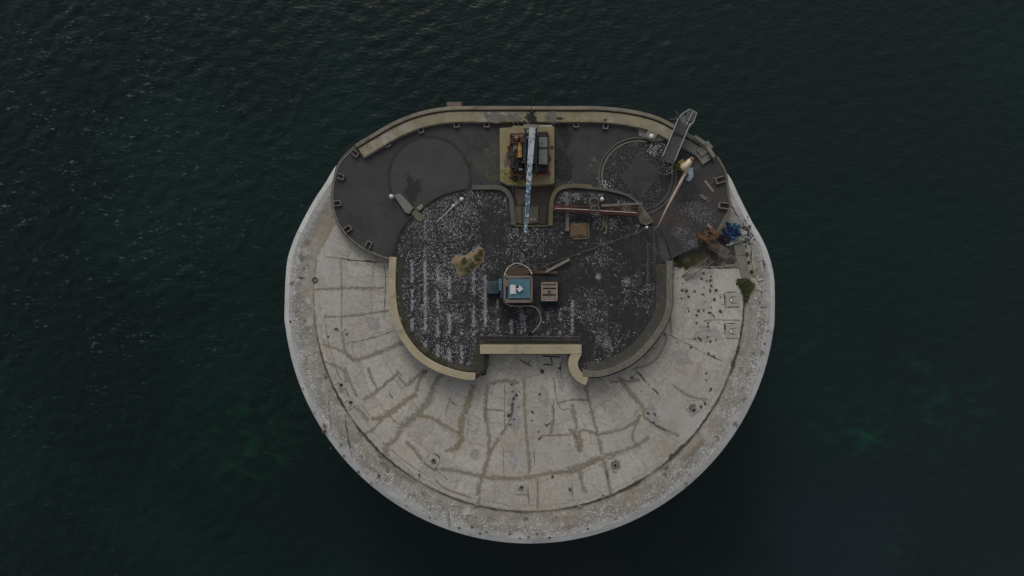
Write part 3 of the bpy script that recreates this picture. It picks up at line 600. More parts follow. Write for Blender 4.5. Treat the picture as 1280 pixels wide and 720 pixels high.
# west emplacement
MB().prism(W(circ(537,222,50,n=72)[:-1], ZD), ZD, ZD+.05).build('gun_pit_floor', 'pit', fort)
mb = MB().sweep(W(circ(537,222,50.5,-12,205,80), ZD), [(-.14,ZD),(-.14,ZD+.07),(.1,ZD+.07),(.1,ZD)]); mb.build('gun_pit_ring', 'pit_dark', fort)
mb = MB(); blob(mb, 516, 234, 14, ZD+.056, 30, .95); mb.build('pit_stain', 'pit_dark~', fort)['kind'] = 'stuff'
mb = MB(); mb.ribbon(smooth(W(circ(537,222,46,100,200,20), ZD+.05), 2), .05, ZD+.056, .6); mb.ribbon(W([(519,180),(530,215),(545,240)], ZD), .03, ZD+.056, .8); mb.build('pit_scuffs', 'lip_grey~', fort)['kind'] = 'stuff'
mb = MB()
for q_ in range(26): blob(mb, U(480,590), U(170,300), U(.3,1.0), ZD+.0565, 7)
for px, py, r in ((509,170,1.8),(586,205,3.4),(581,200,2.4),(588,208,2),(514,171,1.5)): blob(mb, px, py, r, ZD+.09, 12, 1.4)
mb.build('deck_litter_marks', 'moss_dark~', fort)['kind'] = 'stuff'
# east emplacement
MB().prism(W(circ(797,221,44,n=72)[:-1], ZD), ZD, ZD+.05).build('gun_pit_floor', 'pitfloor', fort)
for r_, a0, a1, mat in ((48.5,60,232,'lip_grey'),(44.5,75,225,'curb_east'),(48,-75,18,'lip_grey'),(43,-65,10,'lip_grey')):
    MB().sweep(W(circ(797,221,r_,a0,a1,70), ZD), [(-.06,ZD),(-.06,ZD+.1),(.06,ZD+.1),(.06,ZD)]).build('gun_pit_ring', mat, fort)
MB().prism(W([(799,193),(827,216),(801,249),(774,222)], ZD), ZD+.02, ZD+.09).build('pit_cover', 'asphalt', fort, .01)
mb = MB()
for px, py, r in ((742,200,5),(740,207,4),(735,210,3),(705,190,3),(708,204,2)): blob(mb, px, py, r, ZD+.006, 14)
mb.build('deck_patches', 'slab~', fort)['kind'] = 'stuff'
mb = MB(); 
for i in range(14): blob(mb, 704+U(-8,10), 190+U(-32,34), U(7,12), ZD+.0065+.001*i, 16, .7)
mb.build('deck_dark_patches', 'pit_dark~', fort)['kind'] = 'stuff'  # darker blotches on the deck right of the plinth
mb = MB()
for i in range(30): blob(mb, 613+U(-5,6), 210+U(-30,24), U(1,3.4), ZD+.007+.0005*i, 12)
mb.build('lichen_patches', 'curb_olive~', fort)['kind'] = 'stuff'
# ---------------------------------------------------------- recess in front of the roof
MB().flat(W([(634,230),(697,230),(697,284),(634,284)], ZD+.01), ZD+.006).build('recess_floor', 'earth', fort)
MB().prism(W([(643,235),(650,236),(663,240),(661,252),(648,257),(644,245)], ZD), ZD, ZD+.08).build('recess_plate', 'pinkslab', fort, .01)
for poly, mat, h_ in (([(641,258),(652,258),(652,280),(641,278)],'slab',.12),([(652.5,259),(673,258),(673,279),(652.5,280)],'slab',.16),([(675,258),(683,258),(683,281),(675,281)],'earth',.2)):
    MB().prism(W(poly, ZD), ZD, ZD+h_).build('recess_slab', mat, fort, .02)
MB().prism(W([(662,272.5),(670,272.5),(670,276.5),(662,276.5)], ZD), ZD+.17, ZD+.24).build('recess_cap', 'hatch_panel', fort, .01)

# ---------------------------------------------------------- dark roof
roof_out = ([(487,322),(486,340),(486,365),(489,392),(497,416),(508,434),(522,449),(540,461),(560,469),(580,474),(594,475)],
            [(609,462),(610,443),(712,443)], [(711,456),(716,466),(724,474)],
            [(733,472),(747,472.5),(767,468),(792,455.6),(815,434.5),(833,408),(840.5,385),(841.5,356),(841.5,328)],
            [(836,306),(824,286)], [(812,272),(800,257),(792,249),(780,243),(760,238),(740,235.5),(720,234.5),(706,235.5),(697,240),(692.5,250),(691,268),(690,282)],
            [(640,282),(637,262),(636.5,250),(632,241),(622,236.5)], [(600,235.5),(580,236.5),(558,242),(543,249),(530,258),(516,269),(505,281),(497,295),(491,309)])
rp = smooth(roof_out[0], 3)[:-1] + [roof_out[0][-1]] + roof_out[1] + roof_out[2] + smooth(roof_out[3], 3) + roof_out[4] + smooth(roof_out[5], 3) + roof_out[6] + smooth(roof_out[7], 3)
MB().prism(W(rp, ZR), .0, ZR).build('main_roof', 'roof', fort)
def curb(name, pts, prof, mat, sm=5, bev=.02): 
    return MB().sweep(smooth(W(pts, 2.2), sm) if sm else W(pts, 2.2), prof).build(name, mat, fort, bev)
# path direction W->S->E keeps the roof on the left
curb('west_parapet', [(487,321)]+roof_out[0][1:], [(-.02,.02),(-.02,2.25),(.58,2.22),(.6,.1)][::-1], 'tan_light')
mo = [(497.5,322),(496.5,340),(496.5,365),(499.5,390),(507,412),(517,428),(530,441),(546,452),(564,459.5),(582,464),(594,464)]
MB().sweep(smooth(W(mo, 2.0), 5), [(.0,1.85),(.0,2.06),(.2,2.0),(.42,ZR+.01),(.42,1.85)][::-1]).build('moss_verge', 'moss_dark', fort)
for px, py, r in ((496,337,2.6),(497,371,2.8),(498,380,2.2),(501,398,2),(521,424,1.8),(545,447,1.6),(570,458,1.6)):
    mb = MB(); blob(mb, px, py, r, 2.075, 14, .6, .2); mb.build('broken_mortar', 'slab_pale~', fort)
MB().prism(W([(600,431),(727,431),(727,442.5),(600,442.5)], 2.25), .05, 2.25).build('south_parapet', 'tan_light', fort, .02)
MB().sweep(smooth(W([(726.5,443),(722,452),(723,461),(729,468),(736,471)], 2.2), 5), [(-.75,.04),(-.75,2.2),(.05,2.2),(.05,.1)]).build('south_parapet_return', 'tan_light', fort, .02)
MB().prism(W([(598,424.5),(727,424.5),(727,430.8),(598,430.8)], 2.0), 1.5, 2.02).build('verge_step', 'moss_dark', fort, .01)
MB().prism(W([(607,426.3),(726,426.3),(726,427.6),(607,427.6)], 2.03), 2.0, 2.03).build('verge_line', 'hole', fort)
MB().prism(W([(594,431),(600,431),(606,443),(604,462),(596,470),(590,462)], 2.0), 1.5, 2.01).build('verge_step', 'moss_dark', fort, .01)
ce = [(728,470),(747,471),(767,466),(792,453.6),(814,433),(832,407),(839.5,385),(840.5,356),(840.5,326)]
curb('east_parapet', ce, [(-.02,.02),(-.02,2.25),(.5,2.25),(.52,.1)][::-1], 'curb_east')
mi = [(733,463),(748,464),(765,459),(788,447),(808,428),(824.5,404),(831.5,383),(832.5,356),(832.5,330)]
MB().sweep(smooth(W(mi, 2.1), 5), [(.0,1.85),(.0,2.2),(.25,2.05),(.75,ZR+.012),(.75,1.85)][::-1]).build('inner_verge', 'verge', fort)
curb('north_curb', [(690.5,282),(691.5,262),(692.5,250),(697,240.5),(706,235.5),(722,234.5),(740,236)], [(-.02,1.2),(-.02,2.15),(.34,2.15),(.34,1.2)], 'curb_olive')
curb('north_curb', [(740,236),(760,238.5),(780,243.5),(792,250),(800,258)], [(-.02,1.2),(-.02,2.1),(.2,2.1),(.2,1.2)], 'lip_grey')
curb('north_curb', [(590,236.5),(608,236.5),(622,236.5),(631,240.5),(636.5,250),(637.5,262),(640,281)], [(-.02,1.2),(-.02,2.12),(.36,2.12),(.36,1.2)], 'lip_grey')
curb('recess_kerb', [(638,278),(645,282),(685,282),(691,279)], [(-.05,1.2),(-.05,2.05),(.05,2.05),(.05,1.2)], 'curb_olive', 2, .01)
curb('north_curb', [(492,318),(497,296),(505,281),(516,269),(530,258),(543,249),(558,242),(580,236.5)], [(-.02,1.2),(-.02,1.99),(.12,1.99),(.12,1.2)], 'pit_dark')
MB().prism(W([(492,244),(500,242),(517,260),(512,268),(507,266)], 1.5), ZD, 1.62).build('stone_ramp', 'slab_pale', fort, .04)
MB().prism(W([(514,266),(520,262),(532,272),(526,278),(519,274)], 2.), 1.8, 2.08).build('stone_ramp', 'slab', fort, .04)
MB().prism(W([(521,260),(527,255),(530,259),(524,264)], 2.), 1.8, 2.2).build('stone_block', 'hatch_panel', fort, .03)
MB().prism(W([(798,256),(803,258),(817,277),(808,282),(800,279),(796,268)], 2.1), 1.5, 2.2).build('stair_landing', 'slab', fort, .03)
mb = MB()
for t in range(4): mb.beam(P(800+t*3.2, 279-t*.6, 2.22), P(806+t*3.2, 271-t*.2+t*1.2, 2.22), .05, .03)
mb.build('landing_ribs', 'moss_dark', fort)
MB().prism(W([(818,283),(830,300),(838,322),(833,330),(826,322),(822,300)], 2.), 1.8, 1.97).build('roof_edge_patch', 'asphalt', fort)
# roof seam lines
mb = MB()
for pts, w_ in (([(597,419.5),(660,420.5),(726,421)], 1.2), ([(809,298),(809,365)], .8), ([(679,282),(680,335)], .7), ([(663.5,380),(663.5,416)], .8), ([(594,420),(595,432)], 1.2)):
    mb.ribbon(W(pts, ZR), w_*S, ZR+.006, .5, .15)
mb.build('roof_seams', 'poo_dim~', fort)['kind'] = 'stuff'
mb = MB()
for x in (515,531.5,547,561,577,591.5,606,622,639,653,685,700,716,731,747,763,779,794): mb.ribbon(W([(x,250 if x > 535 else 290),(x,418 if 596<x<725 else 440)], ZR), .05, ZR+.004, .5, .3)
mb.build('roof_sheet_laps', 'pit_dark~', fort)['kind'] = 'stuff'
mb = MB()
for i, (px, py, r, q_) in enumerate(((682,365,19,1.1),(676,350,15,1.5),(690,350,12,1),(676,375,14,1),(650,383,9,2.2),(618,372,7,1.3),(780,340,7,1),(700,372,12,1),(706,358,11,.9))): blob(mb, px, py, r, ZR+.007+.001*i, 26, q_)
mb.build('roof_dark_patches', 'pit_dark~', fort)['kind'] = 'stuff'  # darker blotches on the roof round the hatch, cabin and crate

# mooring brackets round the deck
def bracket_meshes():
    a = MB(); a.box((0,-.2,.14), (.62,.09,.28)); a.box((0,.2,.14), (.62,.09,.28)); a.box((.26,0,.14), (.1,.32,.26))
    return a
br0 = None
for px, py, deg in ((444,192,-38),(426,221,-20),(422,254,6),(435,286,32),(461,306,66),(484,179.5,-62),(526,162,-72),(570.6,155,-86),(608.5,155,-90),(645,156,-90),(720,155,-90),(757,157,-95),(900,225,197),(904,257,172)):
    c = P(px, py, ZD+.2)
    if br0 is None: br0 = bracket_meshes().build('bracket', 'bracket', fort, .015); o = br0
    else: o = br0.copy(); C.objects.link(o)
    br0.parent = fort; o.parent = fort
    c = vmap(c); o.location = (c.x, c.y, zmap(ZD) - fort.location.z); o.rotation_euler = (0, 0, math.radians(deg))
    o.scale = (1.35, 1.2, 1) if px > 880 else (1, 1, 1)
# fix first mesh (built relative to the fort base): shift its vertices back
for v in br0.data.vertices: v.co.z += fort.location.z
mb = MB()
for px, py, a_, b_, deg in ((438,190,10,4,-38),): pass

# ================================================================== crane and its plinth
ZP = 2.3
pl_px = [(624.5,160),(640,159),(641,157),(693,158),(693,229),(686,230),(660,231),(634,231),(625,226)]
MB().prism(W(pl_px, ZP), ZD-.2, ZP).build('crane_plinth', 'plinth', fort, .04)
crane = empty('crane', P(660,192,ZP), 'blue steel crane with flaking paint and long boom on the square concrete plinth', 'crane')
mb = MB()
for x in (639,647,655,671,682): mb.beam(P(x,168,ZP+.12), P(x,216,ZP+.12), .22, .24)
for y in (168,178,206,216): mb.beam(P(638,y,ZP+.30), P(684,y,ZP+.30), .2, .16)
mb.build('base_frame', 'rust', crane, .01)
mb = MB().cyl(P(662,190,ZP), .95, .7, 28); mb.torus((P(662,190,0).x, P(662,190,0).y, ZP+.72), .95, .1, 28, 8); mb.build('slew_ring', 'black_steel', crane)
for x in (657,670.5):
    mb = MB(); a_ = P(x,162,4.2); b_ = P(x,215,3.4)
    mb.add([P(x-1,160,4.1),P(x-1,216,3.5),P(x-1,212,2.9),P(x-1,166,2.9),P(x+1,160,4.1),P(x+1,216,3.5),P(x+1,212,2.9),P(x+1,166,2.9)], [(0,1,2,3),(7,6,5,4),(0,4,5,1),(1,5,6,2),(2,6,7,3),(3,7,4,0)])
    mb.beam(P(x-2,172,3.7), P(x-2,205,3.7), .10, .18); mb.build('side_plate', 'blue_dark', crane, .01)
mb = MB().box(P(664,158.5,4.3), (1.25,.35,.3)); mb.beam(P(661,156,4.3), P(658,150,4.3), .08, .08); mb.beam(P(667,156,4.3), P(669,163,4.3), .12, .2)
mb.build('rear_crossbeam', 'slab_pale', crane, .02)
MB().beam(P(674,157.5,3.3), P(690,157.5,3.3), .14, .12).build('tail_bar', 'hose', crane)
mb = MB().beam(P(665.5,160,4.6), P(662.5,205,4.3), .50, .40, .46, .38); mb.build('boom_root', 'boom_white', crane, .02)
mb = MB().beam(P(662.5,204,4.3), P(659.6,250,4.05), .42, .36, .38, .32); mb.beam(P(659.7,249,4.06), P(657.2,291,3.86), .36, .3, .26, .24)
boom = mb.build('boom', 'blue_paint', crane, .02)
mb = MB()
for i in range(5):
    y = 212+i*15; x = 662.1-(y-210)*.058; mb.box(P(x,y,4.27-.003*(y-204)+.0), (.43-.002*i,.035,.36-.01*i))
mb.build('boom_band', 'blue_dark', boom)
mb = MB()
for s_ in (-1,1): mb.beam(P(657.6+s_*1.2,283,3.9), P(656.8+s_*.5,297,3.7), .06, .14)
mb.beam(P(656.5,296,3.72), P(656.5,300,3.68), .24, .2); mb.build('boom_head', 'hose_dark', crane, .01)
for s_ in (-1,1): MB().cyl(P(657+s_*1.2,301,3.2), .17, .35, 14).build('sheave', 'oxide_red', crane, .02)
hb = MB().box(P(657,300,3.0), (.5,.34,.5)).build('hook_block', 'oxide_red', crane, .05)
MB().ball(P(656.6,300,3.62), .15).build('hook_cap', 'lamp', hb, smooth=True)
# engine side
eng = MB().box(P(649,192,ZP+.75), (.85,1.5,.7)); eng.box(P(646,205,ZP+.6), (.9,.8,.6)); eng.box(P(650,213,ZP+.45), (1.1,.5,.4)); eng.box(P(643,197,ZP+.6),(.4,1.6,.4))
engo = eng.build('engine', 'black_steel', crane, .04)
mb = MB().tube([P(649.6,182,3.75), P(650,197,3.75)], .19, 16); mb.tube([P(649.3,179,3.75), P(649.6,182,3.75)], .1, 10); mb.build('silencer', 'yellow', engo, smooth=False)
mb = MB().tube([P(645.5,184,3.5), P(646,198,3.5)], .14, 12); mb.build('side_tank', 'rust_orange', engo)
mb = MB().tube([P(643,173,3.4), P(654,173,3.4)], .24, 16)
for x in (643,648.5,654): mb.tube([P(x-.5,173,3.4), P(x+.5,173,3.4)], .36, 18)
mb.build('winch_drum', 'rust', crane)
MB().ball(P(645.5,173,3.62), .16, 1.2).build('winch_motor', 'grey_box', crane)
mb = MB().tube([P(644,178.5,3.5), P(655,178.5,3.5)], .07, 8); mb.tube([P(644,181,3.4), P(655,181,3.4)], .05, 8); mb.beam(P(641,170,3.1), P(655,170,3.1), .1, .3); mb.build('control_rods', 'grey_box', crane)
for y, h_, l_, m2 in ((179.5,.95,.85,'grey_box'),(197,1.0,1.25,'grey_box'),(170,.7,.45,'black_steel'),(210,.5,.6,'black_steel')):
    MB().box(P(678.5,y,ZP+h_/2+.1), (.72,l_,h_)).build('ballast_box', m2, crane, .03)
mb = MB().box(P(678.5,190,ZP+.4), (.85,3.3,.5)); mb.box(P(673.5,192,ZP+.5), (.16,3.1,.7)); mb.build('ballast_tray', 'black_steel', crane, .02)
mb = MB()
for p_, q_ in (((641,203),(641,219)),((641,219),(655,219)),((671,219),(686,219)),((686,168),(686,219)),((641,203),(645,203))): mb.beam(P(*p_,ZP+.7), P(*q_,ZP+.7), .08, .1)
for p_ in ((641,203),(641,219),(655,219),(671,219),(686,219),(686,168)): mb.beam(P(*p_,ZP), P(*p_,ZP+.72), .07, .07)
mb.build('guard_rail', 'oxide_red', crane)
for i in range(9):
    x0_, y0_ = U(640,654), U(172,214)
    MB().tube([P(x0_,y0_,3.5), P(x0_+U(-3,3),y0_+U(-5,5),3.9), P(x0_+U(-7,5),y0_+U(-8,8),3.4)], U(.025,.05), 6).build('engine_pipe', ('grey_box','rust','black_steel','rust_orange')[i % 4], engo)
for i in range(5):
    MB().box(P(U(641,654), 176+i*9, 3.75), (U(.15,.4),U(.12,.3),.2), U(-.3,.3)).build('engine_cover', ('rust','grey_box','black_steel')[i % 3], engo, .02)
sp = empty('scrap_plates', P(638,190,ZP), 'dark crumpled steel plates lying left of the crane engine', 'scrap metal')
MB().box(P(638.5,184,ZP+.2), (.55,.4,.1), .7, .3).build('bent_plate', 'rust', sp); MB().box(P(638,192,ZP+.2), (.6,.5,.1), -.5, -.3).build('bent_plate', 'black_steel', sp)
mb = MB(); 
for i in range(8): blob(mb, 634+U(-2,4), 196+U(-8,12), U(2,4.4), ZP+.005+.001*i, 16, .8)
mb.build('plinth_lime', 'slab_pale~', fort)['kind'] = 'stuff'
mb = MB()
for px, py, r, q_ in ((632,222,7,1.2),(640,226,5,1.8),(629,214,5,.8),(650,227,4,1.8)): blob(mb, px, py, r, ZP+.003, 18, q_)
mb.build('lichen_patches', 'lichen~', fort)['kind'] = 'stuff'
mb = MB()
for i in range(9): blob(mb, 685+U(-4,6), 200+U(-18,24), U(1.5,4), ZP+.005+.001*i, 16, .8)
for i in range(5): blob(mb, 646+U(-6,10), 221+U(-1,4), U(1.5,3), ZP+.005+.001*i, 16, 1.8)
mb.build('plinth_dark_patches', 'earth~', fort)['kind'] = 'stuff'  # darker blotches along the right and lower side of the plinth top

# whip antenna
an = empty('antenna_mast', P(664,139,2.), 'thin grey whip antenna on the parapet behind the crane', 'antenna')
b_ = P(664,139,1.8); MB().tube([b_, b_+Vector((0,0,3)), b_+Vector((-.03,.02,6.0))], .035, 6, .012).build('mast', 'cable', an)
MB().cyl((b_.x,b_.y,1.8), .12, .18, 12).build('mast_foot', 'rust', an)

# ================================================================== gangway
gw = empty('gangway', P(840,195,ZD), 'grey steel gangway with railings and a caged ladder end projecting over the sea', 'gangway')
def gp(u, v, z):   # u along from deck inner end (0) to outer (1), v across -1..1
    ax, ay = 834, 203; bx, by = 855.5, 151; px = ax+(bx-ax)*u; py = ay+(by-ay)*u; nxx, nyy = .924, .382
    return P(px+nxx*v, py+nyy*v, z)
ZG = 2.5
mb = MB(); 
for i in range(30):
    u = .02+.96*i/29; mb.beam(gp(u,-7.2,ZG), gp(u,7.2,ZG), .085, .03)
for v in (-5,-2.5,2.5,5): mb.beam(gp(.02,v,ZG+.02), gp(.98,v,ZG+.02), .05, .03)
mb.build('deck_grating', 'grating', gw)
mb = MB()
for v in (-7.2, 0, 7.2): mb.beam(gp(-.02,v,ZG-.12), gp(1,v,ZG-.12), .09, .18)
mb.build('stringer', 'galv', gw)
for v, z_ in ((-8,3.4),(8,3.4)):
    mb = MB().tube([gp(-.04,v,ZD+.9), gp(.1,v,z_), gp(1,v,z_)], .05, 6); mb.tube([gp(.05,v,z_-.5), gp(1,v,z_-.45)], .03, 6)
    for i in range(7): mb.tube([gp(.08+.92*i/6,v,ZG-.1), gp(.08+.92*i/6,v,z_)], .025, 6)
    mb.beam(gp(.0,v,ZG+.06), gp(1.,v,ZG+.06), .04, .14)
    mb.build('railing', 'rail', gw)
mb = MB(); 
for u in (.15,.55): 
    for v in (-6,6): mb.tube([gp(u,v,ZD), gp(u,v,ZG-.1)], .05, 8)
mb.build('support_leg', 'galv', gw)
# caged end
cg = [(849,147),(852,143),(862,136.5),(871,141),(867,152),(861.5,158.5)]
mb = MB()
for z_ in (ZG+.0, 3.4): mb.tube([P(x,y,z_) for x,y in cg], .05, 6)
for x,y in cg: mb.tube([P(x,y,ZG-.1), P(x,y,3.4)], .035, 6)
mb.tube([P(866,139.2,3.4), P(857.5,157,3.4)], .04, 6)
mb.build('ladder_cage', 'rail', gw)
for i in range(6):
    t = i/5.; MB().beam(P(860-t*4.5,138.5+t*9,3.0), P(869.5-t*4,141.8+t*10,3.0), .08, .05).build('cage_rung', 'galv', gw)
MB().prism(W([(848,147),(855,143),(858.5,152),(861,157),(853,153)], ZG), ZG-.05, ZG+.02).build('end_platform', 'galv', gw)
MB().prism([tuple(gp(.62,-6,ZG)[:2]), tuple(gp(.62,6,ZG)[:2]), tuple(gp(.68,6,ZG)[:2]), tuple(gp(.68,-6,ZG)[:2])], ZG+.02, ZG+.04).build('hatch_slot', 'black_steel', gw)
mb = MB()
for p_, q_ in (((849,144),(844,139)),((849,146),(843,147)),((848,149),(838,149)),((846,153),(841,155))): mb.tube([P(*p_,3.0), P(*q_,2.9)], .025, 5)
mb.build('loose_bars', 'galv', gw)

# ================================================================== derrick pole
dk = empty('derrick', P(858,204,ZD), 'cream and faded red tapering derrick pole with yellow foot lying across the east deck', 'derrick')
mb = MB().tube([P(865.5,199,3.2), P(848,233,2.9), P(834,259,2.7), P(822,284,2.6)], .15, 10, .05); mb.build('spar', 'pink_paint', dk, smooth=True)
mb = MB(); mb.tube([P(866,198,3.3), P(859,206,3.25), P(853,212,3.1)], .16, 10, .3); mb.build('spar_heel', 'cream', dk, smooth=True)
mb = MB().prism(W([(851,206),(860,199),(866,197),(861,208),(856,212),(852,211)], 3.1), 2.9, 3.12); mb.build('gusset', 'cream', dk, .03)
mb = MB().box(P(850.5,205.5,1.9), (.5,.55,1.4), .6); mb.box(P(852,210,1.6), (.3,.4,.8), .3); mb.build('foot_bracket', 'olive_yellow', dk, .04)
for dx_ in (0, 2.6): MB().tube([P(863.5+dx_,201,3.4), P(865+dx_,197.5,3.4)], .09, 8).build('end_lug', 'oxide_red', dk)
MB().cyl(P(858,219.5,1.4), .15, .25, 12).build('pulley', 'rust', dk)
MB().tube([P(822,283,2.6), P(818,288,2.3)], .05, 8).build('tip', 'galv', dk)
ws = MB().prism(W([(861,211),(866,209),(867,221),(862,227),(857,225),(859,219)], ZD+.1), ZD+.01, ZD+.14).build('plastic_sheet', 'tarp_pale', None, .03, origin=P(862,218,ZD+.01))
tag(ws, 'pale blue white plastic sheet under the derrick pole', 'plastic sheet')

# ================================================================== roof furniture
# blue cabin
cb = empty('blue_cabin', P(648,361,ZR), 'small cabin with a faded blue roof in a rusty grey frame on the dark roof', 'cabin')
ZC = 3.6
MB().box(((P(632,0,ZC).x+P(665,0,ZC).x)/2, P(0,361,ZC).y, (ZR+ZC)/2-.1), (2.0,2.0,ZC-ZR-.2)).build('cabin_wall', 'frame_wood', cb, .03)
MB().prism(W([(635.5,348.5),(662.5,348.5),(662.5,373),(635.5,373)], ZC), ZC-.12, ZC).build('cabin_roof', 'teal', cb, .02)
for p_, q_, w_ in (((630.5,346.5),(665,346),.2),((630,377),(665,376.5),.24),((631,345),(631,378),.16),((664.5,345),(664.5,378),.16)):
    MB().beam(P(*p_,ZC-.06), P(*q_,ZC-.06), w_, .16).build('frame_beam', 'frame_wood', cb, .02)
mb = MB().beam(P(631.5,342,ZC-.1), P(636,347,ZC-.1), .12, .12); mb.beam(P(631,378,ZC-.1), P(635,374,ZC-.1), .12, .12); mb.build('corner_brace', 'wood_pale', cb)
MB().box(P(633,354,ZC-.1), (.3,.6,.2)).build('side_box', 'pinkslab', cb, .02)
for i, (x, y, s_, r_) in enumerate(((641.3,361.8,(.48,.74,.05),.0),(649.6,361,(.40,.40,.10),.72))):
    o = MB().box(P(x,y,ZC+.04+.07*i), s_, r_).build('white_board', 'panel_white', None, .01, origin=P(x,y,ZC)); tag(o, ('upright white rectangular board on the blue cabin roof','white square board set diagonally on the blue cabin roof')[i], 'board', 'white boards on the blue roof')
o = MB().box(P(646.6,358.3,ZC+.12), (.26,.16,.16), -.5).build('black_block', 'black_steel', None, .03, origin=P(646.6,358.3,ZC)); tag(o, 'small black block beside the white boards on the blue roof', 'block')
# teal crate and navy bin
tb = empty('teal_crate', P(617,360,ZR), 'flat dark teal crate with dented lid left of the blue cabin', 'crate')
MB().box(P(616,359.5,ZR+.35), (1.0,1.05,.65)).build('crate_body', 'teal_dark', tb, .06); MB().box(P(618,358,ZR+.70), (.5,.6,.08), .05, .1).build('crate_lid', 'teal_dark', tb, .02)
MB().box(P(625.5,356,ZR+.45), (.28,1.0,.8)).build('end_panel', 'teal', tb, .02)
nv = empty('navy_bin', P(630,367,ZR), 'navy blue plastic bin against the left side of the blue cabin', 'bin')
MB().box(P(630,367.5,ZR+.75), (.6,.72,1.4)).build('bin_body', 'navy', nv, .08); MB().box(P(630,367.5,ZR+1.48), (.64,.76,.07)).build('bin_lid', 'navy', nv, .03)
# boards behind cabin
o = MB().prism(W([(633,336),(642,333.5),(668,338),(697,338.5),(697,342.5),(668,342),(650,344.5),(634,345)], 2.2), 2.0, 2.12).build('board_stack', 'wood_brown', None, .02, origin=P(660,340,2.))
tag(o, 'long row of brown weathered boards laid behind the blue cabin', 'boards')
o = MB().beam(P(682,340,2.25), P(712,324,2.3), .22, .08).build('plank', 'wood_pale', None, .01, origin=P(697,332,2.2)); tag(o, 'pale loose plank pointing up right from the brown boards', 'plank')
# skylight hatch
hs = empty('roof_hatch', P(686.5,364.5,ZR), 'square boarded roof hatch with a pink timber frame right of the blue cabin', 'hatch')
MB().box(P(686.5,364.5,ZR+.3), (1.5,1.7,.6)).build('hatch_curb', 'black_steel', hs, .03)
for p_, q_ in (((677,353.8),(696.5,353.8)),((677,375.5),(696.5,375.5)),((677.4,353),(677.4,376)),((696,353),(696,376))): MB().beam(P(*p_,2.75), P(*q_,2.75), .1, .14).build('frame_rail', 'wood_pink', hs, .01)
MB().box(P(686.6,364.6,2.6), (1.25,1.45,.1)).build('hatch_well', 'black_steel', hs)
for y, h_ in ((357.5,.3),(364.7,.42),(372,.3)):
    MB().box(P(686.7,y,2.7), (1.12,h_,.06)).build('hatch_board', 'hatch_panel', hs, .01)
MB().torus(P(686.7,364.7,2.75), .09, .035, 14, 6).build('ring_handle', 'black_steel', hs)
# hoses
def hose(name, pts, r, mat, label, cat='hose'):
    pp = smooth([tuple(P(*p)) for p in pts], 6); mb = MB().tube(pp, r, 7)
    o = mb.build(name, mat, None, smooth=True, origin=P(*pts[0])); return tag(o, label, cat)
hose('hose', [(630,372,2.3),(629.6,360,3.2),(630,350,3.5),(631,342,3.4),(636,333.5,3.),(646,329,2.8),(655,331.5,2.9),(662,337,3.2),(665,343,3.5)], .038, 'hose', 'pale hose arching over the back of the blue cabin')
hose('hose', [(629,374,2.4),(632,378.5,2.1),(638,382,2.0),(648,382.7,1.97),(663.5,382.4,1.97),(671,386,1.97),(676,396,1.97),(674,406,1.97),(664,417,1.97)], .038, 'hose', 'pale hose curling across the roof in front of the blue cabin')
o = MB().cyl(P(663,417,ZR), .16, .2, 12).build('floor_drain', 'hole', None, .02, origin=P(663,417,ZR)); tag(o, 'small black drain where the pale hose ends', 'drain')
hose('cable', [(661,340,2.3),(700,325,2.15),(752,307,2.1),(790,293,2.2),(808,284.5,2.6)], .028, 'cable', 'long thin grey cable slanting across the dark roof', 'cable')
# red lattice beam
rb = empty('red_gantry', P(745,263,ZR), 'dark red steel ladder beam lying along the north edge of the dark roof', 'steel beam')
MB().beam(P(691.5,261,2.5), P(796,267.5,2.5), .34, .25).build('lower_chord', 'oxide_red', rb, .02)
MB().beam(P(691.5,257.6,2.5), P(738,258,2.5), .09, .12).build('upper_chord', 'oxide_red', rb, .01)
MB().beam(P(752,257.2,2.6), P(803,254.4,2.6), .2, .16).build('grey_chord', 'curb_east', rb, .02)
MB().beam(P(757,260.4,2.55), P(801,259.3,2.55), .07, .08).build('middle_rail', 'rust', rb)
for i in range(7): MB().beam(P(758+i*6.6,256,2.52), P(758+i*6.6,266,2.5), .07, .07).build('rung', 'rust', rb)
MB().tube([P(694,260.5,2.68), P(720,261.6,2.68), P(752,263.5,2.68), P(796,266,2.68)], .035, 6).build('pipe', 'hose', rb)
for pts, lab in (([(742,251.5),(742,251.5)], ''),):
    hc = empty('hose_coil', P(743,258,2.7), 'grey hose coiled in loose loops on the red ladder beam', 'hose coil')
    for (x, y, r_, sx_, rz) in ((742,252.5,.40,1,0),(742.6,253,.34,1.1,.4),(743.5,262,.42,.95,0),(744,261.5,.36,.85,.8),(748.5,260,.3,.3,0),(741,258,.3,.6,.3)):
        MB().torus(P(x,y,2.75+R()*.1), r_, .03, 24, 6, sx_, rz).build('loop', 'hose_dark', hc, smooth=True)
    mb = MB().tube([P(742,250,2.9), P(750,257,2.8), P(747,265,2.8)], .03, 6); mb.build('tail', 'rust', hc)
def postobj(name, p, q, w_, mat, label, cat='post', h_=.16):
    o = MB().beam(P(*p), P(*q), w_, h_).build(name, mat, None, .02, origin=P(*p)); return tag(o, label, cat)
postobj('timber_post', (708.2,242,2.15), (709.5,289,2.15), .28, 'curb_east', 'grey timber lying under the left end of the red beam', 'timber')
postobj('timber_post', (755,270,2.1), (754.5,284,2.1), .2, 'curb_olive', 'short olive timber below the red beam, left of a thinner one', 'timber')
postobj('timber_post', (758.6,268,2.1), (757,293,2.1), .14, 'curb_olive', 'thin long olive timber below the red beam', 'timber')
o = MB()
n_ = 12
vs = []
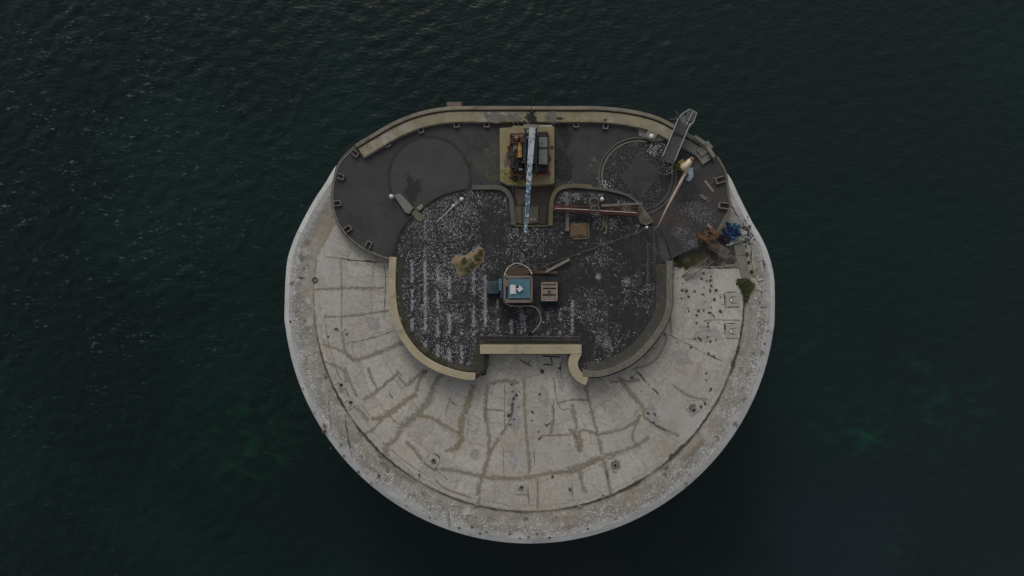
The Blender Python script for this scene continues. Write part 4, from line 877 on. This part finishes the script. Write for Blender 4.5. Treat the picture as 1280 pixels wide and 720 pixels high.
for j in range(n_+1):
    for i in range(n_+1):
        u, v = i/n_, j/n_; e = min(u,1-u,v,1-v)
        p_ = P(712.5+u*22+1.2*noise.noise(Vector((v*4,0,1))), 279+v*18+1.2*noise.noise(Vector((u*4,5,1))), ZR+.05+.16*min(1,e*6)+.08*noise.noise(Vector((u*5,v*5,2)))); vs.append(p_)
o.add(vs, [(j*(n_+1)+i, (j+1)*(n_+1)+i, (j+1)*(n_+1)+i+1, j*(n_+1)+i+1) for j in range(n_) for i in range(n_)])
for i in range(5): pass
o = o.build('rusty_sheet', M('rusty_matting', (.13,.085,.045), (.09,.062,.04), 1.6, fine=.35, bump=.6, layers=[((.18,.10,.045), 2.5, .55, .65, 4, .6)]), None, smooth=True, origin=P(723,288,ZR)); tag(o, 'square rusty orange brown matting on the roof below the red beam', 'matting')
mb = MB().beam(P(735,298,ZR+.06), P(716,298.5,ZR+.06), .1, .08); mb.beam(P(735.5,280,ZR+.06), P(736,298,ZR+.06), .1, .08)
tag(mb.build('edge_lath', 'curb_olive', None, origin=P(735,298,ZR)), 'olive laths framing the lower right corner of the rusty matting', 'lath')
# sandy mound
def mound(name, poly, zb, h_, mat, label, cat, step=.09, fr=2.2):
    pw = W(poly, zb); xs = [p[0] for p in pw]; ys = [p[1] for p in pw]; vs = []; ids = {}; fs = []
    nx_ = int((max(xs)-min(xs))/step)+3; ny_ = int((max(ys)-min(ys))/step)+3
    def dist(x, y):
        d = 9
        for i in range(len(pw)):
            a, b = Vector(pw[i]), Vector(pw[(i+1)%len(pw)]); p = Vector((x,y)); t = max(0, min(1, (p-a).dot(b-a)/max(1e-6,(b-a).length_squared))); d = min(d, (p-a-(b-a)*t).length)
        return d if inside((x,y), pw) else -d
    for j in range(ny_):
        for i in range(nx_):
            x = min(xs)-step+i*step; y = min(ys)-step+j*step; d = dist(x,y)+.22*noise.noise(Vector((x*2.4,y*2.4,4)))+.12*noise.noise(Vector((x*7,y*7,4)))
            if d > -.05:
                t = min(1, max(0, d)/.55); z = zb + .01 + h_*(1-(1-t)**2)*(.75+.5*noise.noise(Vector((x*fr,y*fr,1))))+.07*t*noise.noise(Vector((x*8,y*8,3)))
                ids[(i,j)] = len(vs); vs.append((x,y,z))
    for (i,j) in ids:
        k = [(i,j),(i+1,j),(i+1,j+1),(i,j+1)]
        if all(q_ in ids for q_ in k): fs.append(tuple(ids[q_] for q_ in k))
    o = MB().add(vs, fs).build(name, mat, None, smooth=True, origin=P(*poly[0], zb)); return tag(o, label, cat)
mound('sand_mound', smooth([(565,328),(568,337),(571,345),(578,347),(587,343),(594,336),(602,331),(606,320),(604,311),(597,309),(588,315),(577,319),(568,320)], 3, True), ZR, .28, 'sand', 'sandy mound with patchy moss and turf on the dark roof left of the crane hook', 'mound')
# leafy helper: tufts of small leaves
def leaves(name, cells, z, mat, label, cat, n_=300, size=.06, hh=.35, kind=None, parent=None):
    mb = MB()
    for i in range(n_):
        px, py, r_ = random.choice(cells); a = R()*6.28; q_ = math.sqrt(R())*r_*(.72+.75*noise.noise(Vector((math.cos(a)*1.8+px, math.sin(a)*1.8+py, .3)))+(R()**6)*.7); c = P(px+q_*math.cos(a), py+q_*math.sin(a), z); h_ = hh*max(.1, 1-(q_/r_)**2*.8)*(.7+.6*noise.noise(Vector((c.x*3, c.y*3, 7))))
        c.z += U(.0, 1)*h_; t = U(0,6.28); e = size*U(.5,1.4); d = Vector((math.cos(t), math.sin(t), U(-.3,.7)))*e; s_ = Vector((-math.sin(t), math.cos(t), U(-.3,.3)))*e*.45
        mb.add([c, c+d*.5+s_, c+d, c+d*.5-s_], [(0,1,2,3)])
    if kind == 'stems':
        pass
    o = mb.build(name, mat, parent, origin=None if parent else P(cells[0][0], cells[0][1], z))
    if not parent: tag(o, label, cat)
    return o
def bush(cells, z, label, n_, size, hh, mats=('leaf','leaf_pale'), name='bush', cat='bush', group=None):
    e = empty(name, P(cells[0][0], cells[0][1], z), label, cat, group)
    leaves('foliage', cells, z, mats[0], None, None, n_, size, hh, parent=e)
    leaves('pale_foliage', cells, z, mats[1], None, None, n_//3, size, hh*1.05, parent=e)
    mb = MB()
    for px, py, r_ in cells:
        for k in range(4): a = R()*6.28; mb.tube([P(px,py,z), P(px+r_*.5*math.cos(a), py+r_*.5*math.sin(a), z+hh*.7)], .018, 5, .008)
    mb.build('stem', 'wood_brown', e)
bush([(926,353,5),(932,354,7),(937,358,5),(931,361,7),(933,368,4),(932,374,3)], .06, 'round green bush growing over the gutter on the east terrace', 4200, .09, .42)
bush([(826,335,3),(826,340,3.2),(827,346,3),(827,350,2.4)], 1.9, 'narrow strip of green moss and weeds inside the east parapet', 1500, .07, .16, name='weed_strip', cat='weeds')
bush([(850,330,5),(858,332,5),(866,327,4),(846,324,3)], .07, 'dull olive weeds in the corner behind the gun deck end', 1100, .07, .12, ('moss','leaf_pale'), 'weed_patch', 'weeds')
bush([(933,318,2.4),(936,328,2.2),(939,340,2.4)], .01, 'thin line of weeds along the cracked kerb above the bush', 500, .06, .1, ('moss_dark','leaf_pale'), 'weed_line', 'weeds')
bush([(506,404,2),(513,417,2.2),(523,430,2.6),(535,441,2.8),(548,450,3.),(556,454,2.4)], 2.0, 'mossy weeds along the inside of the west parapet', 1500, .07, .10, ('moss_dark','moss'), 'weed_line', 'weeds')
bush([(590,330,3.5),(597,322,4),(584,337,3),(601,315,3),(580,325,2.5)], 2.2, 'olive tufts of grass on top of the sandy mound', 900, .09, .22, ('leaf_pale','leaf_pale'), 'grass_tuft', 'grass')

# white globes / posts
def globe(px, py, z0, z1, label, r_=.17):
    e = empty('globe_post', P(px,py,z0), label, 'lamp post', 'white globe posts')
    c = P(px,py,z1); MB().cyl((c.x,c.y,z0), .055, z1-z0, 10).build('post', 'galv', e); MB().cyl((c.x,c.y,z0), .15, .05, 12).build('base_plate', 'cable', e)
    MB().ball((c.x,c.y,z1), r_).build('globe', 'lamp', e, smooth=True)
globe(489.2, 245.5, ZD, 2.2, 'white globe on a short post at the tip of the stone ramp', .19)
globe(577, 249, ZR, 2.4, 'white globe on a short post at the northwest corner of the dark roof')
globe(566.5, 257, ZR, 2.2, 'smaller white globe beside a lying rod in the northwest of the roof', .12)
globe(752.5, 249, ZR, 2.6, 'white globe on a post just above the red ladder beam')
globe(808.6, 284.3, ZR, 2.7, 'white globe at the upper end of the slanting cable', .12)
pd = empty('lamp_pedestal', P(813.5,170,ZD), 'white globe on a square concrete pedestal beside the parapet left of the gangway', 'lamp')
MB().box(P(813.5,170,ZD+.35), (.85,.75,.6), math.radians(-28)).build('pedestal', 'slab_pale', pd, .03); MB().cyl(P(814.3,170.3,ZD+.6), .1, .2, 10).build('stem', 'galv', pd); MB().ball(P(814.3,170.3,ZD+.85), .21).build('globe', 'lamp', pd, smooth=True)
postobj('lying_rod', (574,251,2.0), (546,277,2.0), .05, 'poo_ring', 'long thin pale rod lying in the northwest corner of the roof', 'rod', .05)
postobj('lying_rod', (556,262,1.97), (541,272,1.97), .04, 'poo_dim', 'short thin grey rod lying near the longer pale rod', 'rod', .04)
o = MB().torus(P(713.3,230.5,ZD+.1), .20, .06, 18, 8).build('tyre', 'slab', None, smooth=True, origin=P(713.3,230.5,ZD)); tag(o, 'small pale ring lying on the deck above the olive kerb', 'ring')
o = MB().torus(P(665,235,ZD+.2), .13, .03, 14, 6).build('shackle', 'slab', None, smooth=True, origin=P(665,235,ZD)); tag(o, 'small grey ring in the recess right of the crane boom', 'ring')
o = MB().torus(P(643.5,237,ZD+.2), .28, .05, 14, 6, .8).build('rope_ring', 'slab_pale', None, smooth=True, origin=P(643.5,237,ZD)); tag(o, 'pale crumpled ring of rope under the lower left of the crane plinth', 'rope')
# debris on the east deck
def boxobj(name, px, py, z, size, deg, mat, label, cat, bev=.02, rx=0.):
    o = MB().box(P(px,py,z+size[2]/2), size, math.radians(deg), rx).build(name, mat, None, bev, origin=P(px,py,z)); return tag(o, label, cat)
boxobj('plank', 886.5, 233, ZD+.01, (1.2,.22,.08), -52, 'wood_pale', 'short pale plank lying on the east deck above the red brick', 'plank')
boxobj('stick', 891.5, 224.5, ZD+.01, (.85,.07,.06), 66, 'slab', 'thin grey stick leaning beside the short pale plank', 'stick')
boxobj('stick', 884, 208, ZD+.01, (.8,.07,.06), 52, 'slab', 'thin grey stick near the corner block of the parapet', 'stick')
boxobj('brick', 880.5, 247.5, ZD+.01, (.5,.3,.14), -25, 'pinkslab', 'reddish broken brick on the east deck', 'brick')
boxobj('brick', 877, 244.5, ZD+.01, (.3,.2,.12), 30, 'pinkslab', 'small reddish brick fragment left of the broken brick', 'brick')
boxobj('timber_block', 888.5, 284.8, ZD+.01, (.72,.24,.22), -42, 'wood_pale', 'pale timber block above the orange rusty scrap', 'timber block')
boxobj('timber_block', 892.5, 291.5, ZD+.01, (.9,.3,.2), -38, 'frame_wood', 'brown grey timber block between rusty scrap and deck edge', 'timber block')
# rusty scrap heap
rs_ = empty('rusty_scrap', P(885,296,ZD), 'heap of orange rusty sheet metal by the east end of the deck', 'scrap metal')
for i in range(22):
    MB().box(P(885+random.gauss(0,5), 296+random.gauss(0,4.5), ZD+.1+.03*i), (U(.2,.8),U(.1,.45),.03), R()*3, U(-.3,.3)).build('metal_sheet', ('rust_orange','rust','wood_brown')[i % 3], rs_)
# wire crate / grille
gr = empty('wire_rack', P(901,310,ZT), 'grey slatted wire rack lying below the blue tarpaulin', 'rack')
gc = P(901,310.5,ZD+.1); ga = math.radians(-33)
def gl_(x, y, z=.0): return Vector((gc.x+x*math.cos(ga)-y*math.sin(ga), gc.y+x*math.sin(ga)+y*math.cos(ga), .55+z))
mb = MB()
for a_, b2 in (((-.9,-.36),(.9,-.36)),((-.9,.36),(.9,.36)),((-.9,-.36),(-.9,.36)),((.9,-.36),(.9,.36))):
    mb.beam(gl_(*a_), gl_(*b2), .07, .1)
mb.build('rack_frame', 'bracket', gr)
mb = MB()
for i in range(16): mb.beam(gl_(-.85+i*.113,-.34,.03), gl_(-.85+i*.113,.34,.03), .035, .03)
for y in (-.12,.12): mb.beam(gl_(-.88,y,.0), gl_(.88,y,.0), .03, .03)
mb.build('rack_bars', 'bracket', gr)
mb = MB()
for x,y in ((-.85,-.33),(.85,-.33),(-.85,.33),(.85,.33)): mb.beam(gl_(x,y,-.48), gl_(x,y,0), .06, .06)
mb.build('rack_legs', 'bracket', gr)
# aluminium ladder leaning on the deck edge
ld = empty('ladder', P(853,345,ZT), 'long pale metal ladder leaning from the terrace up to the end of the deck', 'ladder')
A1, B1, A2, B2 = P(852,345.5,.1), P(887,321,1.25), P(857,350,.1), P(892.5,326.5,1.25)
for a_, b2 in ((A1,B1),(A2,B2)): MB().beam(a_, b2, .07, .1).build('ladder_rail', 'curb_east', ld)
for i in range(13):
    t = (i+.5)/13; MB().tube([A1.lerp(B1,t), A2.lerp(B2,t)], .026, 6).build('ladder_rung', 'curb_east', ld)
MB().flat(W([(842,320),(873,309),(896,291),(916,300),(923,332.5),(842,334)], ZT), ZT+.013).build('silted_corner', 'corner', fort)
# brown silt pocket at the end of the deck
mb = MB()
for i in range(18): blob(mb, 900+U(-16,18), 322+U(-9,8), U(3,6), ZJ+.02+.0008*i, 16, 1.2)
for i in range(10): blob(mb, 913+U(-6,4), 296+U(-12,8), U(3,5), ZJ+.02+.0008*i, 16)
mb.build('silt_patches', 'earth~', fort)['kind'] = 'stuff'
mb = MB()
for i in range(16): blob(mb, 862+U(-22,22), 324+U(-7,6)-(0), U(2,5), ZJ+.016+.0008*i, 16, 1.5)
mb.build('lichen_patches', 'curb_olive~', fort)['kind'] = 'stuff'
MB().prism(W([(905,331),(923,330),(923,334),(904,334)], ZT), ZT, ZT+.1).build('kerb_stone', 'slab_pale', fort, .02)
MB().prism(W([(916,303),(929,303),(932,318),(920,320)], .1), .0, .16).build('kerb_stone', 'slab_pale', fort, .02)
MB().prism(W([(920,320.5),(932,318.5),(938,350),(928,352)], .1), .0, .13).build('kerb_stone', 'slab_pale', fort, .02)
# blue tarpaulin and netting heap
def cloth(name, cx, cy, rx_, ry_, zb, h_, mat, parent, seed, n_=22, rz=0.):
    vs = []; fs = []; c = P(cx,cy,zb)
    for j in range(n_+1):
        for i in range(n_+1):
            u, v = i/n_*2-1, j/n_*2-1
            rr = 1+.8*noise.noise(Vector((u*2.2,v*2.2,seed)))+.3*noise.noise(Vector((u*6,v*6,seed)))
            x = u*math.sqrt(1-v*v/2)*rx_*rr; y = v*math.sqrt(1-u*u/2)*ry_*rr; q_ = max(0, 1-(u*u+v*v-u*u*v*v))
            fold = abs(noise.noise(Vector((u*3.2+seed,v*3.2,seed*2))))*1.1+.35*noise.noise(Vector((u*8,v*8,seed)))
            vs.append((c.x+x*math.cos(rz)-y*math.sin(rz), c.y+x*math.sin(rz)+y*math.cos(rz), zb+.02+h_*(q_**.6)*(.35+fold)))
    fs = [(j*(n_+1)+i, j*(n_+1)+i+1, (j+1)*(n_+1)+i+1, (j+1)*(n_+1)+i) for j in range(n_) for i in range(n_)]
    return MB().add(vs, fs).build(name, mat, parent)
tp = cloth('tarpaulin', 914, 290, .8, .62, .1, .9, 'tarp', None, 3.3, 30, -.6); tag(tp, 'crumpled bright blue tarpaulin heaped at the east end of the deck', 'tarpaulin')
tp = cloth('tarpaulin', 907, 299, .6, .45, .1, .6, 'bag', None, 8.1); tag(tp, 'dark purple plastic sheet bundled below left of the blue tarpaulin', 'plastic sheet')
tp = cloth('tarpaulin', 917, 284, .5, .35, .1, .9, 'tarp_pale' and 'teal', None, 11.7, 24, .5); tag(tp, 'folded greenish blue sheet at the top of the tarpaulin heap', 'sheet')
tp = cloth('netting', 919, 300, .75, .32, .1, .6, 'rag', None, 5.1, 24, .25); tag(tp, 'pale netting crumpled along the lower edge of the blue tarpaulin', 'netting')
tp = cloth('netting', 927, 293, .5, .55, .1, .5, 'rag', None, 6.4, 24, .8); tag(tp, 'white green netting between the blue tarpaulin and the tyre', 'netting')
mb = MB()
for i in range(16):
    a = U(-1.2,1.6); p_ = P(925+U(-3,3), 296+U(-6,5), .25); d = Vector((math.cos(a), math.sin(a), 0))*U(.2,.6); mb.tube([p_, p_+d*.5+Vector((0,0,.08)), p_+d], .022, 5)
tag(mb.build('rope_ends', 'hose', None, origin=P(925,296,.1)), 'frayed pale rope ends straggling from the netting', 'rope')
ty = empty('tyre', P(931.5,289,.02), 'black rubber tyre lying on the outer ring beside the netting', 'tyre')
MB().torus(P(932,290,.18), .26, .12, 24, 10, .8, .8).build('tread', 'rubber', ty, smooth=True); MB().torus(P(930,286.5,.16), .2, .1, 20, 8, 1, 0).build('bead', 'rubber', ty, smooth=True)
mb = MB()
for i in range(45):
    px, py = 935+random.gauss(0,3.2), 293+random.gauss(0,8); c = P(px,py,.0); mb.box((c.x,c.y,.03), (U(.05,.2),U(.05,.16),U(.04,.1)), R()*3)
tag(mb.build('rubble', 'stone_dark', None), 'scattered dark rubble chips on the ring around the tyre', 'rubble', kind='stuff')
# rubble strip by the south recess
mb = MB(); m2 = MB()
for i in range(190):
    py = U(440,470); px = 606.5+U(-3,3)-(max(0,py-455))*.25; c = P(px,py,.9+R()*.2); t = m2 if R() < .35 else mb
    t.ball((c.x,c.y,.1+R()*1.1 if py < 462 else .15), U(.06,.15), U(.5,.9), 6, 4)
tag(mb.build('rubble', 'stone_dark', None), 'dark tumbled rubble at the left corner of the south recess', 'rubble', kind='stuff'); tag(m2.build('rubble', 'stone', None), 'pale stones among dark rubble at the left corner of the south recess', 'rubble', kind='stuff')
# bits in the south recess
for i, (p_, q_, w_, mat, lab) in enumerate((((650,450,.12),(664,458,.12),.07,'wood_brown','dark stick lying in the left of the south recess'),((657,455,.13),(665,458,.13),.13,'hatch_panel','short pale batten lying across the dark stick in the recess'),((664,449,.12),(659,456,.12),.05,'wood_brown','thin twig crossing the dark stick in the recess'),
    ((678,456,.1),(691,456.5,.1),.06,'black_steel','thin black bar lying in the south recess'),((689,446,.1),(690,455,.1),.07,'black_steel','upright short black bar at the end of the thin bar'),((703,449,.1),(700,457,.1),.05,'wood_brown','brown stick in the right corner of the south recess'),((678,445,.1),(700,446.5,.1),.09,'black_steel','long dark bar lying along the foot of the south parapet'))):
    postobj('debris_stick', p_, q_, w_, mat, lab, 'stick', w_*.7)
c = P(678,464,.1); tag(MB().ball((c.x,c.y,.12), .16, .5, 8, 5).build('stone', 'stone_dark', None, origin=c), 'lone dark stone below the bars in the south recess', 'stone')
c = P(393,539.5,-.1)
tag(MB().box(P(405,539.5,.05), (.4,.2,.16), .4).build('red_block', 'oxide_red', None, .03, origin=P(405,539.5,.0)), 'small dark red block on the southwest rim', 'block')
# rust marks near ring
mb = MB()
for px, py, r in ((412,448,3),(415,453,2.4),(405,530,3),(413,560,2),(408,533,2)): blob(mb, px, py, r, ZJ+.014 if px > 408 and py < 500 else .02, 14)
mb.build('rust_stains', 'pinkslab~', fort)['kind'] = 'stuff'

# ================================================================== bird droppings
def marks(name, mat, n_, sampler, z, smin, smax, wmin, wmax, label, curve=.5):
    mb = MB()
    for i in range(n_):
        p = sampler()
        if p is None: continue
        c = P(p[0], p[1], z); L_ = U(smin, smax)*S*(.6+.8*R()*R()*1.4); wd = U(wmin, wmax)*S; a = p[2] if len(p) > 2 else R()*6.28; cv = U(-1,1)*curve
        k = 4; pts = []
        x, y = c.x, c.y; dirs = a
        for q_ in range(k): pts.append((x, y)); x += math.cos(dirs)*L_/k; y += math.sin(dirs)*L_/k; dirs += cv
        vs = []; zz = z+.0002*(i % 7)
        for q_, (x, y) in enumerate(pts):
            ww = wd*(.35, 1, .9, .3)[q_]*U(.6,1.3)/2; t = a+cv*q_; vs += [(x-math.sin(t)*ww, y+math.cos(t)*ww, zz), (x+math.sin(t)*ww, y-math.cos(t)*ww, zz)]
        mb.add(vs, [(2*q_, 2*q_+1, 2*q_+3, 2*q_+2) for q_ in range(k-1)])
    o = mb.build(name, mat, None); tag(o, label, 'bird droppings', kind='stuff'); return o
roof_in = [(499,322),(499,380),(508,408),(530,438),(560,456),(594,460),(596,420),(727,420),(728,462),(765,456),(790,444),(808,425),(820,400),(824,370),(822,330),(818,300),(800,284),(797,270),(780,250),(760,243),(705,240),(695,250),(693,285),(635,285),(633,245),(600,239),(580,240),(558,246),(530,262),(508,285),(498,305)]
roof_in = [(x,y) for x,y in roof_in]
def roof_s(dens=1.):
    for _ in range(20):
        px, py = U(495,828), U(238,465)
        if not inside((px,py), roof_in): continue
        d = .42+.9*noise.noise(Vector((px*.022, py*.022, 3.)))+.5*noise.noise(Vector((px*.09, py*.09, 7.)))
        d += .33*min(1, max(0, (650+14*noise.noise(Vector((py*.04, 1, 1)))-px)/90))
        d -= .2*min(1, max(0, (px-690)/30))
        d -= .12
        d += .12*min(1, max(0, (310-py)/50))*(px < 640)
        if 595 < px < 728 and py > 385: d -= .1
        if 664 < px < 704 and 340 < py < 385: d -= .75
        if 608 < px < 666 and 336 < py < 384: d -= .9
        if 730 < px < 800 and py < 262: d += .25
        if R() < d: return (px, py)
    return None
streaks = [(515,325,415,1.),(531.5,325,455,1.4),(547,330,455,1.1),(561.5,345,462,1.5),(577,400,455,1.),(592,330,420,.9),(606.5,340,412,1.4),(639,382,418,1.),(622,375,415,.6),(652,382,418,.5),(685,390,420,.6),(715.5,375,418,.9),(747,420,462,.5),(700,385,420,.5),(531,285,325,.4),(656,390,415,.6)]
def streak_s():
    t = random.choices(streaks, [s[3]*(s[2]-s[1]) for s in streaks])[0]; y = U(t[1], t[2])
    if noise.noise(Vector((t[0], y*.06, 1.))) < -.15: return None
    return (t[0]+random.gauss(0, 1.0), y, math.pi/2+random.gauss(0,.7))
LR = 'white bird droppings flecked all over the dark roof'
marks('bird_droppings', 'poo_dim', 5500, roof_s, ZR+.011, 1.2, 3.6, .5, 1.1, 'faint grey bird droppings flecked over the dark roof')
marks('bird_droppings', 'poo', 2000, roof_s, ZR+.013, 1.2, 3.6, .45, 1.0, LR)
marks('bird_droppings', 'poo_dim', 2600, streak_s, ZR+.015, 1.2, 3.4, .6, 1.3, 'grey streaks of droppings in upright rows along the roof sheets', .3)
marks('bird_droppings', 'poo', 2300, streak_s, ZR+.017, 1.0, 3.0, .4, 1.0, 'white dropping streaks in upright rows along the roof sheets', .3)
clus = [(555,355,10),(551,345,8),(568,395,9),(515,268,9),(525,262,6),(580,262,9),(530,275,8),(756,280,9),(748,275,7),(750,240,6),(767,278,6),(740,240,5),(560,280,10),(783,262,5),(562,430,10),(597,310,5),(758,428,6),(783,352,5),(748,346,3),(708,248,5),(720,245,6)]
def clus_s():
    c_ = random.choice(clus); p_ = (random.gauss(c_[0], c_[2]*.6), random.gauss(c_[1], c_[2]*.6)); return p_ if inside(p_, roof_in) else None
marks('bird_droppings', 'poo', 1700, clus_s, ZR+.019, .9, 2.6, .3, .8, 'dense clusters of white droppings on the dark roof')
def pit_s():
    a = R()*6.28; q_ = 43*math.sqrt(R()); px, py = 797+q_*math.cos(a), 221+q_*math.sin(a)
    if abs((px-800))+abs((py-221)) < 27: return None
    return (px, py) if R() < .75-.45*(px-760)/80*(1 if py < 235 else 1) else None
marks('bird_droppings', 'poo_dim', 1400, pit_s, ZD+.106, .6, 2.2, .3, .7, 'flecks of droppings in the round eastern gun pit')
marks('bird_droppings', 'poo', 600, pit_s, ZD+.108, .5, 1.6, .25, .6, 'white flecks of droppings in the round eastern gun pit')
def pit2_s():
    if R() < .4: return (random.gauss(817,5), random.gauss(187,5))
    if R() < .5: return (random.gauss(757,6), random.gauss(232,4))
    return (random.gauss(838,4), random.gauss(212,4))
marks('bird_droppings', 'poo_ring', 200, pit2_s, ZD+.11, .8, 2.6, .4, 1.1, 'clustered droppings on the eastern gun pit rim')
def ring_s():
    a = U(-14,192); r = 272+33*R(); 
    if 1.5*noise.noise(Vector((a*.22, r*.12, 2.)))+(.25 if r > 283 else -.1)+(.15 if (20 < a < 140) else -.1) < U(-.3,.5): return None
    px, py = 662+r*math.cos(math.radians(a)), 372+r*math.sin(math.radians(a))
    if r > 300: return None
    return (px, py)
marks('bird_droppings', 'poo_ring', 4200, ring_s, .017, 1.2, 5.5, .35, 1.0, 'white droppings scattered on the outer ring of the fort', .6)
def ter_s():
    a = U(-10,190); r = U(100,266); px, py = 661+r*math.cos(math.radians(a)), 370+r*math.sin(math.radians(a))
    if (480 < px < 845 and py < 478) or py < 335: return None
    return (px, py)
marks('bird_droppings', 'poo_ring', 2200, ter_s, ZJ+.016, .3, 1.5, .3, .9, 'small white droppings dotted over the pale terrace')
def ed_s():
    px, py = U(838,908), U(245,318)
    if not inside((px,py), e_px): return None
    c_ = random.choice(((868,305,12),(852,290,10),(880,270,14),(860,262,14))); return (random.gauss(c_[0],c_[2]*.6), random.gauss(c_[1],c_[2]*.5))
marks('bird_droppings', 'poo_dim', 700, lambda: (lambda p: p if p and inside(p, e_px) else None)(ed_s()), ZD+.01, 1, 4., .4, 1.2, 'grey droppings and scuffs on the worn east deck')
